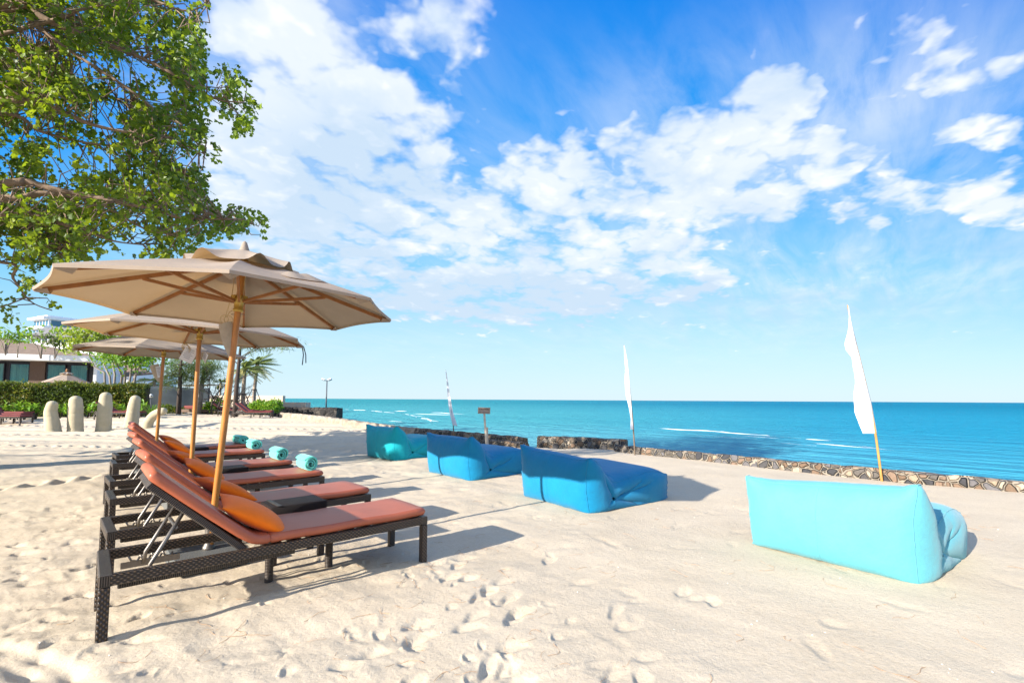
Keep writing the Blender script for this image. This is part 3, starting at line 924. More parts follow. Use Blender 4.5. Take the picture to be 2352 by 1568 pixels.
spots = [((-2.30, 2.70), 41.8, 'front brown wicker sun lounger, the only one whose whole near side shows'),
         ((-3.00, 3.57), 44.2, 'wicker sun lounger behind the front one, with no towel on its foot end'),
         ((-3.95, 4.71), 43.6, 'wicker sun lounger carrying the nearest rolled towel on its foot end'),
         ((-4.78, 5.69), 45.2, 'wicker sun lounger carrying the second nearest rolled towel'),
         ((-6.02, 7.20), 43.0, 'wicker sun lounger carrying the second farthest rolled towel'),
         ((-6.82, 8.22), 45.0, 'farthest wicker sun lounger of the near row, with the farthest rolled towel')]
LG = 'wicker sun loungers in the near row'
lz = [0.0, 0.0, 0.0, 0.0, 0.0, 0.0]
L0 = thing('sun_lounger', spots[0][2], 'sun lounger', (*spots[0][0], 0), R(spots[0][1]), LG)
lounger_parts(L0)
LO = [L0]
for (xy, a, lab) in spots[1:]:
    LO.append(dup(L0, (*xy, 0), R(a), lab))
def onL(i, x, y, z):
    a = R(spots[i][1]); c, s = math.cos(a), math.sin(a)
    return Vector((spots[i][0][0] + c * x - s * y, spots[i][0][1] + s * x + c * y, z))

# pillows
def pillow_mesh(w=.46, h=.46, n=26, seed=3):
    us = np.linspace(-w / 2, w / 2, n); vs = np.linspace(-h / 2, h / 2, n)
    U, Vv = np.meshgrid(us, vs, indexing='ij')
    rs = np.random.RandomState(seed)
    A = np.stack([U, Vv, np.full(U.shape, .004) + rs.normal(0, .0015, U.shape)], -1).reshape(-1, 3)
    Bq = A.copy(); Bq[:, 2] = -.004 + rs.normal(0, .0015, len(A))
    idx = np.arange(n * n).reshape(n, n); edge = np.zeros((n, n), bool); edge[[0, -1], :] = True; edge[:, [0, -1]] = True
    idb = np.where(edge, idx, -1); k = n * n; back = []
    for i in range(n):
        for j in range(n):
            if idb[i, j] < 0:
                idb[i, j] = k; k += 1; back.append(Bq[i * n + j])
    V = np.concatenate([A, np.array(back)])
    V[idx[edge], 2] = 0
    Q1 = np.stack([idx[:-1, :-1], idx[1:, :-1], idx[1:, 1:], idx[:-1, 1:]], -1).reshape(-1, 4)
    Q2 = np.stack([idb[:-1, :-1], idb[:-1, 1:], idb[1:, 1:], idb[1:, :-1]], -1).reshape(-1, 4)
    Q = np.concatenate([Q1, Q2])
    V = inflate(V, Q, 130, .0024, 0, None, 5)
    # tuck: limit the thickness
    V[:, 2] *= .072 / max(.072, np.abs(V[:, 2]).max())
    return V, Q
PVs = [pillow_mesh(seed=3), pillow_mesh(.45, .47, seed=11)]
P0 = None
pl_lab = ['orange pillow on the front lounger', 'orange pillow just behind the foremost pole, on the second lounger', 'orange pillow on the lounger with the nearest rolled towel',
          'orange pillow touching the middle pole, beside the fourth lounger', 'larger-looking of the two farthest orange pillows', 'hindmost orange pillow, mostly hidden by the one before it']
pl_mesh = []
for (V, Q) in PVs:
    o = np_mesh('pillow', V, Q, ORANGE, smooth=True)
    pl_mesh.append(o.data)
    if P0 is None: P0 = o
    else: bpy.data.objects.remove(o)
for i in range(6):
    o = P0 if i == 0 else P0.copy()
    if i: COL.objects.link(o)
    o.data = pl_mesh[i % 2]
    tilt = R([-31, -30, -33, -30, -32, -33][i])
    o.location = onL(i, [.845, .85, .86, .84, .86, .85][i], LW / 2 - .01 + [0, .02, 0, .01, 0, 0][i], LH + .160)
    o.rotation_euler = Euler((R([3, -2, 4, 2, -3, 2][i]), -tilt, R(spots[i][1]) + R([-6, 5, -4, 6, -5, 3][i])), 'XYZ')
    tag(o, pl_lab[i], 'pillow', 'orange pillows on the loungers')

# rolled towels
def towel(i, x, lab, seed):
    rs = np.random.RandomState(seed)
    t = thing('rolled_towel', lab, 'towel', onL(i, x, .30, LH + .066), R(spots[i][1] + rs.uniform(-9, 6)), 'rolled towels at the foot of the loungers')
    turns, Wt = 2.6, .36
    n = 110; mb = MB(); th = .021
    outer, inner = [], []
    for k in range(n + 1):
        a = k / n * turns * 2 * math.pi
        r_ = .018 + .029 * a / (2 * math.pi)
        wob = 1 + .05 * math.sin(a * 2.1 + seed)
        outer.append((math.cos(a - 1.2) * (r_ + th * .5) * wob * 1.08, math.sin(a - 1.2) * (r_ + th * .5) * wob))
        inner.append((math.cos(a - 1.2) * (r_ - th * .42) * wob * 1.08, math.sin(a - 1.2) * (r_ - th * .42) * wob))
    sec = outer + inner[::-1]
    ys = [-Wt / 2, -Wt / 2 + .012, -Wt * .2, 0, Wt * .2, Wt / 2 - .012, Wt / 2]
    rows = []
    for q, y in enumerate(ys):
        sc = .93 if q in (0, 6) else 1.0
        rows.append([(px * (sc + .03 * math.sin(y * 14 + seed)), y + .006 * math.sin(kk * .35 + seed), pz * sc) for kk, (px, pz) in enumerate(sec)])
    mb.grid([r + [r[0]] for r in rows], smooth=True)
    for row, fl in ((rows[0], 1), (rows[-1], 0)):
        b = len(mb.v)
        for q in row: mb.v.append(tuple(q))
        m_ = len(row)
        for k in range(n):
            f = [b + k, b + k + 1, b + m_ - 2 - k, b + m_ - 1 - k]
            mb.face(f if fl else f[::-1], None, True)
    body = mb.build('towel_roll', TOWEL, t)
    zmin = min(v.co.z for v in body.data.vertices)
    body.location.z = -zmin
    return t
towel(2, 2.00, 'nearest rolled mint towel, on the foot of the third lounger', 1)
towel(3, 2.00, 'second nearest rolled mint towel, on the foot of the fourth lounger', 2)
towel(4, 2.00, 'second farthest rolled mint towel, on the foot of the fifth lounger', 3)
towel(5, 2.00, 'farthest rolled mint towel, darker in shade on the last lounger', 4)

# wicker side tables between each pair
def side_table(loc, rz, lab):
    t = thing('side_table', lab, 'side table', loc, rz, 'woven side tables between the loungers')
    MB().box((0, 0, .405), (.46, .32, .09), axis=0).build('table_top', WICKER_TABLE, t, .012, 2)
    for sx in (-1, 1):
        for sy in (-1, 1):
            MB().box((sx * .195, sy * .125, .14), (.05, .05, .44), axis=2).build('leg', WICKER_WRAP, t, .004)
    bd = MB()
    bd.box((-.165, 0, .4525), (.035, .318, .004), axis=1)
    bd.build('woven_band', WICKER_WRAP, t)
    return t
T0 = side_table((*onL(0, 1.30, .86, 0).xy, 0), R(43), 'dark wicker side table between the two front loungers')
c1 = (onL(2, 1.22, .98, 0) + onL(3, 1.22, -.06, 0)) / 2
p2 = onL(2, 1.2, .90, 0); dup(T0, (p2.x, p2.y, 0), R(44), 'dark wicker side table beside the middle umbrella pole, partly behind the front pole')
p3 = onL(4, 1.15, .88, 0); dup(T0, (p3.x, p3.y, 0), R(44), 'dark wicker side table between the two farthest loungers of the row')

# ------------------------------------------------------------------ umbrellas
def make_umbrella(label, base, hub, phase, Rr=1.30, rim=2.13, seed=0, tilt=(0, 0), pole_r=.0255):
    """base: pole foot on the sand; hub: point of the rim plane on the pole axis"""
    t = thing('beach_umbrella', label, 'umbrella', (base[0], base[1], 0), 0, 'beige canvas umbrellas over the loungers')
    O = Vector((base[0], base[1], 0)); H = Vector((hub[0], hub[1], rim)) - O
    axis = H.normalized()
    rise = .40
    apex = H + axis * rise
    # canopy: eight panels, sagging between ribs, with a short turned hem
    def rimp(k): 
        a = phase + k * math.pi / 4
        return H + Vector((Rr * math.cos(a), Rr * math.sin(a), tilt[0] * Rr * math.cos(a) + tilt[1] * Rr * math.sin(a)))
    mb = MB(); NRR, NTT = 14, 8
    apex_c = apex
    r_open = .10
    def surf(k, f, s):
        a, b = rimp(k), rimp(k + 1)
        e = a.lerp(b, s)
        q = apex_c.lerp(e, f)
        sag = math.sin(s * math.pi)
        q = q + Vector((0, 0, -1)) * (.030 * sag * math.sin(min(1, f) * math.pi) )
        # hem scoops in towards the pole between rib ends
        q = q + (apex_c - e).normalized() * (.030 * sag * max(0, f - .55) / .45 * f)
        q = q + Vector((0, 0, .02 * math.sin(f * math.pi)))
        return q
    for k in range(8):
        P = [[surf(k, .06 + .94 * i / NRR, j / NTT) for j in range(NTT + 1)] for i in range(NRR + 1)]
        mb.grid(P, flip=False)
        hem = [P[-1], [p + Vector((0, 0, -.022)) + (H - p).normalized() * .004 for p in P[-1]]]
        mb.grid(hem, smooth=False)
    mb.build('canopy', CANVAS, t)
    if seed == 1:                       # a loose, curled flap on the seaward front panel
        fl = []
        for i in range(13):
            u_ = i / 12; s_ = .52 + .44 * u_; lift = .012 + .034 * math.sin(u_ * math.pi) * (1 + .35 * math.sin(u_ * 9))
            a_, b_ = surf(2, .60, s_), surf(2, .70, s_)
            fl.append([a_ + Vector((0, 0, lift)), a_.lerp(b_, .5) + Vector((0, 0, lift * .8)), b_ + Vector((0, 0, .008))])
        q_ = MB(); q_.grid(fl); q_.build('loose_flap', CANVAS, t)
    # vent cap with a wavy loose edge
    mb = MB(); rows = []
    NV = 96
    for i in range(8):
        f = i / 7
        row = []
        for k in range(NV + 1):
            a = 2 * math.pi * k / NV
            ph_ = a - phase
            q = (ph_ / (math.pi / 4)) % 1
            rr = (.44 * f) * (1 - .045 * math.sin(q * math.pi))
            w = math.sin(ph_ * 8 + .9 * math.sin(a * 3 + seed)) * .5 + .5
            z = apex.z + .075 - .185 * f ** 1.6 + .080 * (f ** 3) * (w ** 2.2) 
            base_xy = apex + (axis * 0)
            row.append((base_xy.x + rr * math.cos(a) + tilt[0] * 0, base_xy.y + rr * math.sin(a), z + .5 * (tilt[0] * rr * math.cos(a) + tilt[1] * rr * math.sin(a))))
        rows.append(row)
    mb.grid(rows)
    mb.build('vent_cap', CANVAS, t)
    MB().lathe([(.0, .165), (.018, .15), (.03, .11), (.042, .075), (.045, .06)][::-1], (apex.x, apex.y, apex.z), 14).build('finial', CANVAS, t)
    # pole
    pp = [axis * s for s in np.linspace(-.05, (H.length + rise + .03), 12)]
    MB().tube(pp, [pole_r * (1.04 if i % 3 == 0 else 1.0) for i in range(12)], 14).build('pole', BAMBOO, t)
    # ribs and struts
    slide = H + axis * .035
    toph = apex - axis * .035
    for k in range(8):
        e = rimp(k)
        a = apex_c.lerp(e, .05) + Vector((0, 0, -.035)); b = apex_c.lerp(e, .955) + Vector((0, 0, -.028))
        MB().beam(a, b, .020, .032).build('rib', WOOD, t, .003)
        j = apex_c.lerp(e, .52) + Vector((0, 0, -.045))
        dirx = (j - slide); dirx.z = 0; dirx.normalize()
        MB().beam(slide + dirx * .045, j, .019, .026).build('strut', WOOD, t, .003)
        pk = MB()
        tip = e
        side = Vector((-(e - H).y, (e - H).x, 0)).normalized()
        inn = (H - e).normalized()
        pk.grid([[e + inn * .10 + side * .055 + Vector((0, 0, -.004)), e + inn * .10 + Vector((0, 0, -.040)), e + inn * .10 - side * .055 + Vector((0, 0, -.004))],
                 [e + inn * .01 + side * .006 + Vector((0, 0, -.012)), e + inn * .01 + Vector((0, 0, -.030)), e + inn * .01 - side * .006 + Vector((0, 0, -.012))]], smooth=False)
        pk.build('rib_pocket', CANVAS, t)
    mb = MB()
    prof = [(.034, -.06), (.040, -.055), (.040, -.035), (.035, -.03), (.036, .02), (.046, .035), (.052, .05), (.045, .065), (.030, .07)]
    mb.tube([slide + axis * (z - .03) for r_, z in prof], [r_ for r_, z in prof], 18)
    for k in range(8):
        a = phase + k * math.pi / 4; dv = Vector((math.cos(a), math.sin(a), 0))
        mb.box(slide + dv * .048 + axis * .03, (.03, .03, .035), Euler((0, 0, a)))
    mb.build('runner', BRASS, t)
    MB().tube([toph + axis * z for z in (-.05, -.02, .03)], [.034, .05, .04], 16).build('top_hub', BRASS, t)
    pin = MB().tube([H - axis * .075 + Vector((-.055, 0, 0)), H - axis * .075 + Vector((.06, 0, 0))], .0035, 6)
    pin.build('locking_pin', STEEL, t)
    rope = MB()
    for s_ in (-1, 1):
        rope.tube([toph + Vector((.03 * s_, -.03, -.03)), H + axis * .25 + Vector((.045 * s_, -.03, 0)), H + axis * .08 + Vector((.05 * s_, -.03, 0)), H - axis * .1 + Vector((.04 * s_ - .05, -.02, 0))], .0028, 5)
    rope.build('cord', CORD, t)
    MB().box((0, 0, .045), (.52, .46, .11), Euler((0, 0, R(43)))).build('base_slab', GRANITE, t, .008)
    MB().lathe([(.048, .09), (.045, .12), (.033, .14), (.032, .30), (.034, .31)], (0, 0, 0), 16).build('pole_sleeve', STEEL, t)
    return t, H + O, axis, apex + O
u1 = make_umbrella('nearest beige canvas umbrella with a rippled vent cap', (-2.50, 3.99), (-2.337, 3.992), R(207.85), seed=1, tilt=(-.006, .0))
u2 = make_umbrella('middle beige canvas umbrella with white cards tied to its pole', (-4.07, 6.06), (-4.04, 6.07), R(222.4), seed=2, tilt=(-.03, .0), rim=2.145)
u3 = make_umbrella('farthest beige canvas umbrella, over the last two loungers', (-6.26, 8.37), (-6.21, 8.39), R(245.8), seed=3, tilt=(-.02, .0))
# folded canvas patch lying on the nearest canopy
def pouch(name, label, top, w, h, lean, dpt, yaw, mat_, cat, group=None):
    t = thing(name, label, cat, top, yaw, group)
    rows_f, rows_b = [], []
    n = 8
    for i in range(n + 1):
        f = i / n; rf, rb = [], []
        for j in range(7):
            s = j / 6
            x = (s - .5) * w * (1 - .55 * f ** 2) + lean * f * h + .25 * w * (f ** 2)
            z = -f * h * (1 - .28 * (s - .35) ** 2 * 2) + .12 * h * (s - .5) * (1 - f)
            bulge = dpt * (1 - f) * math.sin(s * math.pi) + .002
            rf.append((x, -bulge, z)); rb.append((x, bulge * .6, z))
        rows_f.append(rf); rows_b.append(rb)
    mb = MB(); mb.grid(rows_f); mb.grid(rows_b, flip=True)
    mb.grid([[r[0] for r in rows_f], [r[0] for r in rows_b]], flip=True); mb.grid([[r[-1] for r in rows_f], [r[-1] for r in rows_b]])
    mb.grid([rows_f[-1], rows_b[-1]])
    mb.build('pouch_body', mat_, t)
    rg = MB()
    for dx_ in (-.01, .02):
        rg.tube([(dx_ + .03 * math.cos(a), -.01, .03 + .034 * math.sin(a)) for a in np.linspace(0, 2 * math.pi, 15)], .0028, 5, False)
    rg.tube([(0, 0, .05), (.03, 0, .1), (.06, .0, .115)], .003, 5)
    rg.build('ring', CORD, t)
    return t
def card(par, off, w, h, rot, yaw=0.0):
    mb = MB().box((0, 0, 0), (w, .003, h))
    c = mb.build('card', PAPER, par)
    c.location = off; c.rotation_euler = Euler((0, rot, yaw))
    ink = MB()
    for k in range(6):
        ink.box((-.012 + .01 * (k % 2), -.003, h * .34 - k * h * .12), (w * (.7 - .12 * (k % 3)), .002, h * .035))
    i_ = ink.build('print', INK, c)
    return c
h1 = u1[1] - u1[2] * .155
pouch('menu_pouch', 'taupe canvas pouch hanging below the runner of the nearest umbrella', h1 + Vector((-.075, -.03, .0)), .10, .30, .10, .028, R(20), POUCHM, 'pouch')
h2 = u2[1] - u2[2] * .13
tcard = thing('menu_card', 'white printed card hanging on the middle umbrella pole', 'card', h2 + Vector((-.10, -.04, -.06)), R(10))
card(tcard, (0, 0, -.06), .15, .19, R(24), R(10)); 
card(tcard, (.17, .05, -.08), .10, .11, R(30), R(-40))
rg = MB()
for a0 in range(4):
    rg.tube([(-.05 + .035 * math.cos(a) + .01 * a0, .0, .04 + .045 * math.sin(a) - .012 * a0) for a in np.linspace(0, 2 * math.pi, 13)], .004, 5, False)
rg.tube([(-.02, 0, .08), (.05, .03, .12), (.11, .04, .13)], .0035, 5)
rg.build('cord_coil', CORD, tcard)
h3 = u3[1] - u3[2] * .20
p3_ = pouch('menu_pouch', 'taupe pouch with a card hanging from the farthest umbrella', h3 + Vector((-.13, -.03, -.01)), .14, .30, .18, .03, R(10), POUCHM, 'pouch')
card(p3_, (.095, -.02, -.12), .08, .20, R(-12), R(40))
for (u_, k_) in ((u2, 4),):
    pass
st = MB()
tip2 = Vector((-4.04, 6.07, 2.145)) + Vector((1.30 * math.cos(R(222.4 + 180)), 1.30 * math.sin(R(222.4 + 180)), -.04))
st.tube([tip2 + Vector((.0, 0, .0)), tip2 + Vector((.035, 0, -.12)), tip2 + Vector((.04, 0, -.24))], .007, 6)
st.tube([tip2 + Vector((-.02, 0, .0)), tip2 + Vector((-.0, 0, -.12)), tip2 + Vector((-.012, 0, -.27))], .007, 6)
so = st.build('tie_strap', DARKSTRAP, u2[0]); so.location = -Vector((-4.07, 6.06, 0))

# ------------------------------------------------------------------ flags and sign by the wall
def interp(P, f):
    ys = [q[1] for q in P]; y = ys[0] + (ys[-1] - ys[0]) * f
    return float(np.interp(y, ys, [q[0] for q in P])), y
def banner(label, pole_px, left_px, right_px, Y, mat_p, amp, seed):
    base = pole_px[0]; b = ground_at(*base); Y = b.y
    t = thing('banner_flag', label, 'flag', (b.x, b.y, b.z), 0, 'tall white banner flags along the sea wall')
    P = [pt(q[0], q[1], Y) - b for q in pole_px]
    P[0] = P[0] + Vector((0, 0, -.15))
    n = 28; pts_ = []
    for k in range(n + 1):
        f = k / n * (len(P) - 1); i = min(int(f), len(P) - 2); pts_.append(P[i].lerp(P[i + 1], f - i))
    for _ in range(3):
        pts_ = [pts_[0]] + [(pts_[i - 1] + pts_[i] * 2 + pts_[i + 1]) / 4 for i in range(1, n)] + [pts_[-1]]
    r_ = .021 if Y < 9 else .02
    MB().tube(pts_, [r_ * (1 - .72 * k / n) for k in range(n + 1)], 8).build('flag_pole', mat_p, t)
    rows = []; NR_, NC = 60, 9
    for i in range(NR_ + 1):
        f = i / NR_
        lx, ly = interp(left_px, f); rx, ry = interp(right_px, f)
        row = []
        for j in range(NC + 1):
            s = j / NC
            q = pt(rx + (lx - rx) * s, ry + (ly - ry) * s, Y) - b
            w = amp * s * math.sin(f * (13 if amp > .02 else 7) + s * 2.2 + seed) * (.3 + f) + (amp * .35 * s * math.sin(f * 31 + seed * 2 + s * 3) if amp > .02 else 0)
            row.append(q + Vector((0, w - .012, 0)))
        rows.append(row)
    mb = MB(); mb.grid(rows)
    fl = mb.build('flag_cloth', WHITECLOTH, t)
    sm = fl.modifiers.new('thickness', 'SOLIDIFY'); sm.thickness = .002
    return t
banner('largest white banner flag, nearest, behind the turquoise bean bag', [(2027, 1103), (2012, 1000), (1993, 900), (1968, 797), (1953, 735), (1946, 700)],
       [(1945.5, 702), (1949, 727), (1941, 790), (1944, 805), (1956, 821), (1960, 852), (1959, 905), (1964, 945), (1973, 966), (1978, 995)],
       [(1948, 702), (1953, 735), (1969, 803), (1987, 874), (2000, 923), (2013, 995)], 8.2, FLAGPOLE, .03, 1.0)
banner('middle white banner flag on a dark stick at the right wall', [(1459, 1046), (1455, 987), (1449, 920), (1443, 855), (1438, 820), (1433, 791)],
       [(1432.5, 793), (1434, 827), (1436, 846), (1435, 874), (1437, 905), (1444, 936), (1448, 963), (1447, 985)],
       [(1434, 793), (1441, 827), (1444.5, 860), (1447, 890), (1449, 922), (1453, 963), (1456, 987)], 11.9, FLAGPOLE_D, .018, 2.2)
banner('smallest white banner flag, farthest left along the wall', [(1044, 1004), (1041, 975), (1035, 930), (1030, 890), (1026, 862), (1024, 849)],
       [(1023.5, 851), (1026, 878), (1028, 913), (1033, 948), (1040, 977)],
       [(1024.5, 851), (1029.5, 878), (1034.5, 911), (1041, 948), (1051, 978)], 16.0, FLAGPOLE_D, .006, 3.1)
# the wind-bent upper flap of the largest flag shows as a fold

def text_mesh(txt, size, name, mat_, parent, loc, rot):
    c = bpy.data.curves.new('txt', 'FONT'); c.body = txt; c.size = size; c.extrude = .002
    c.align_x = 'CENTER'; c.align_y = 'CENTER'; c.resolution_u = 3
    o = bpy.data.objects.new('txt', c); COL.objects.link(o)
    dg = bpy.context.evaluated_depsgraph_get()
    me = bpy.data.meshes.new_from_object(o.evaluated_get(dg))
    bpy.data.objects.remove(o)
    me.materials.clear()
    q = link_mesh(name, me, mat_, parent)
    q.location = loc; q.rotation_euler = rot
    return q
sY = 13.3; sb = pt(1119, 1000, sY)
sg = thing('caution_sign', 'weathered wooden caution sign on a pale post before the sea wall', 'sign', (sb.x, sb.y, 0))
top = pt(1112, 942.5, sY) - Vector((sb.x, sb.y, 0))
mid_ = pt(1116.5, 985, sY) - Vector((sb.x, sb.y, 0))
MB().beam((0, 0, -.2), (top.x, 0, top.z), .055, .055, (0, -1, 0)).build('post', SIGNPOST, sg, .004)
MB().beam((.026, .045, -.2), (mid_.x + .026, .045, mid_.z + .05), .05, .05, (0, -1, 0)).build('stake', SIGNPOST, sg, .004)
MB().box((top.x, -.045, top.z), (.345, .03, .175), Euler((0, R(1.5), R(10)))).build('board', SIGNWOOD, sg, .004)
text_mesh('CAUTION', .062, 'lettering', SIGNBLACK, sg, (top.x + .005, -.066, top.z + .035), Euler((R(90), R(1.5), R(10))))
text_mesh('Please do not use the steps', .025, 'lettering', SIGNBLACK, sg, (top.x + .004, -.066, top.z - .045), Euler((R(90), R(1.5), R(10))))

# ------------------------------------------------------------------ sea walls
def stone_mat(name, stops, mortar, scale, mw=.045, bump=1.0):
    m = bpy.data.materials.new(name); m.use_nodes = True
    t = NT(m.node_tree); p = t.n['Principled BSDF']
    tcn = t.node('ShaderNodeTexCoord'); ob = tcn.outputs['Object']
    wn = t.node('ShaderNodeTexNoise'); wn.inputs['Scale'].default_value = 5.0
    t.link(ob, wn.inputs['Vector'])
    sc = t.node('ShaderNodeVectorMath', operation='SCALE'); t.link(wn.outputs['Color'], sc.inputs[0]); sc.inputs['Scale'].default_value = .10
    v = t.vm('ADD', ob, sc.outputs[0])
    v1 = t.node('ShaderNodeTexVoronoi'); v1.feature = 'F1'; v1.inputs['Scale'].default_value = scale; t.link(v, v1.inputs['Vector'])
    v2 = t.node('ShaderNodeTexVoronoi'); v2.feature = 'DISTANCE_TO_EDGE'; v2.inputs['Scale'].default_value = scale; t.link(v, v2.inputs['Vector'])
    r_, g_, b_ = t.sep(v1.outputs['Color'])
    c = t.ramp(r_, stops, 'CONSTANT')
    nz = t.noise(ob, 26.0, 4, .65)
    c = t.mix(.7, c, t.ramp(nz, [(.25, (.55, .55, .55)), (.75, (1.3, 1.25, 1.2))]), 'MULTIPLY')
    e = t.smooth(v2.outputs['Distance'], mw * .5, mw * 1.5)
    c = t.mix(e, mortar, c)
    t.link(c, p.inputs['Base Color']); p.inputs['Roughness'].default_value = .85; p.inputs['Specular IOR Level'].default_value = .25
    h = t.m('ADD', t.smooth(v2.outputs['Distance'], 0, .16), t.m('MULTIPLY', nz, .35))
    t.link(t.bump(h, bump, .035), p.inputs['Normal'])
    return m
ST = [(0, (.05, .05, .055)), (.16, (.16, .11, .075)), (.30, (.11, .10, .09)), (.44, (.30, .235, .17)), (.58, (.07, .068, .07)), (.70, (.20, .14, .10)), (.80, (.36, .30, .23)), (.92, (.13, .125, .13))]
STONE = stone_mat('rubble_stone', ST, (.30, .26, .205), 7.2, .05, 1.4)
STONE_D = stone_mat('rubble_stone_dark', [(0, (.075, .063, .054)), (.25, (.19, .13, .085)), (.5, (.105, .085, .07)), (.75, (.28, .215, .155)), (.9, (.13, .105, .09))], (.29, .235, .175), 5.6, .04, 1.3)
STONE_B = stone_mat('basalt_stone', [(0, (.022, .021, .021)), (.3, (.05, .045, .042)), (.6, (.030, .029, .03)), (.85, (.085, .075, .065))], (.045, .04, .038), 3.2, .03)
STONE_P = mat('pale_rendered_coping', (.31, .26, .205), .9, .15, var=.45, vscale=3.0, bump=.9, bscale=7, bdist=.06)

def wall(name, label, pts_, hs, thick, mat_, bottom=-1.9, group=None, jit=.025, step=.10):
    """rubble wall along a plan polyline (its landward foot); sea side is to the left of the walk"""
    P = [Vector((x, y, 0)) for x, y in pts_]
    L = [0]
    for a, b in zip(P[:-1], P[1:]): L.append(L[-1] + (b - a).length)
    n = max(3, int(L[-1] / step))
    n = min(n, 420)
    rows = []
    s0 = rng.uniform(0, 50)
    o = P[0]
    for i in range(n + 1):
        s = L[-1] * i / n
        k = max(0, min(len(P) - 2, int(np.searchsorted(L, s, 'right')) - 1))
        f = (s - L[k]) / (L[k + 1] - L[k]); q = P[k].lerp(P[k + 1], f)
        d = (P[k + 1] - P[k]).normalized(); nn = Vector((-d.y, d.x, 0))
        h = float(np.interp(s / L[-1], np.linspace(0, 1, len(hs)), hs))
        J = lambda m_, a_: float(vnoise(np.array([s * 5.5 + s0 + m_ * 13.7]), np.array([m_ * 3.3 + .5]), 4)[0]) * 2 * a_
        sec = [(-.03, bottom), (-.02 + J(1, jit), -.05), (0 + J(2, jit), h * .45 + J(8, jit * .3)), (.015 + J(3, jit), h * .85 + J(4, jit * .6)), (.05, h + J(5, jit)), (thick * .35, h + J(9, jit)), (thick * .7, h + J(6, jit)), (thick + J(7, jit), h - .03), (thick + .02, h * .4), (thick + .05, bottom)]
        gz = float(rise(np.array([q.x]), np.array([q.y]))[0]) if name == 'sea_wall' else 0.0
        rows.append([q + nn * a_ + Vector((0, 0, z + gz)) - o for a_, z in sec])
    mb = MB(); mb.grid(rows, smooth=False)
    nsec = len(rows[0])
    for row, fl in ((rows[0], 0), (rows[-1], 1)):
        b = len(mb.v)
        for q in row: mb.v.append(tuple(q))
        mb.face(list(range(b, b + nsec)) if fl else list(range(b, b + nsec))[::-1])
    w_ = mb.build(name, mat_, None, loc=o)
    return tag(w_, label, 'wall', group)
GW = 'rubble sea walls along the beach'
wall('sea_wall', 'pale rendered stretch of the low sea wall, far left end', WALL[1:4], [.30, .28, .26], .45, STONE_P, group=GW, jit=.03)
wall('sea_wall', 'dark brown rubble sea wall behind the bean bags, ending at the gap', [WALL[3], WALL[4], (.15, 13.62)], [.26, .28, .26], .45, STONE_D, group=GW, jit=.03)
wall('sea_wall', 'short rubble wall on the right of the gap, set back from the long wall', [(.74, 14.0), (2.0, 13.5), (3.1, 13.0)], [.27, .28, .25], .4, STONE, group=GW)
wall('sea_wall', 'long mixed-stone sea wall running to the right edge', [(2.72, 12.55), (3.08, 11.92), (5.3, 9.5), (6.62, 8.0), (7.66, 7.15), (10.6, 5.0), (15.5, 2.2), (26, -6)], [.17, .17, .16, .145, .125, .12, .12, .12], .30, STONE, group=GW)
st_ = [(-.95, 14.2), (-.2, 13.4), (.12, 13.05)]
wall('stone_step', 'low dark stone step in front of the wall end beside the sign', st_, [.14, .16, .15], .5, STONE_D, jit=.03)

# far basalt wall with its lamp
a_, b_, c_ = pt(545, 930, 34.5), pt(700, 930, 33.2), pt(773, 930, 32.5)
wall('pier_wall', 'dark basalt retaining wall at the far point, lamp post on top', [(a_.x - 3, a_.y + .5), (a_.x, a_.y), (b_.x, b_.y), (c_.x, c_.y)], [.66, .68, .70, .72], .7, STONE_B, jit=.06, step=.2)
PALEWALL = mat('pale_concrete', (.50, .42, .34), .9, .15, var=.12, vscale=3)
DARKMETAL = mat('dark_grey_metal', (.055, .065, .085), .5, .5)
LAMPW = mat('lamp_head_grey', (.62, .64, .66), .5, .4)
lp = pt(749, 934, 35.0); lz_ = .68
lamp = thing('lamp_post', 'slim dark lamp post with two white floodlights on the basalt wall', 'lamp post', (lp.x, lp.y, lz_))
tp = pt(749.5, 873, 35.0)
MB().tube([(0, 0, -.1), (0, 0, .5), (.01, 0, tp.z - lz_)], [.055, .05, .04], 8).build('pole', DARKMETAL, lamp)
hd = tp.z - lz_
MB().beam((-.22, 0, hd - .02), (.25, 0, hd - .02), .04, .04).build('crossbar', DARKMETAL, lamp)
for s_ in (-1, 1):
    MB().box((s_ * .24, -.05, hd + .05), (.26, .22, .10), Euler((R(-20), R(-18 * s_), 0))).build('floodlight', LAMPW, lamp, .02)
def block(name, label, cat, px0, px1, ytop, Y0, Y1, zb, mat_, depth=.5, group=None):
    a, b = pt(px0, ytop, Y0), pt(px1, ytop, Y1)
    h = (a.z + b.z) / 2
    d = (b - a); d.z = 0; L = d.length
    o = MB().box((L / 2, depth / 2, (h + zb) / 2 - zb), (L, depth, h - zb)).build(name, mat_, None, .02)
    o.location = (a.x, a.y, zb); o.rotation_euler = (0, 0, math.atan2(d.y, d.x))
    return tag(o, label, cat, group)
block('terrace_wall', 'low pale terrace wall under the palms', 'wall', 470, 650, 908, 40.5, 39.5, -.3, PALEWALL, .35)
block('kerb_wall', 'low pale kerb beyond the bright green bush', 'wall', 640, 702, 923.5, 37.5, 36.8, -.3, PALEWALL, .6)

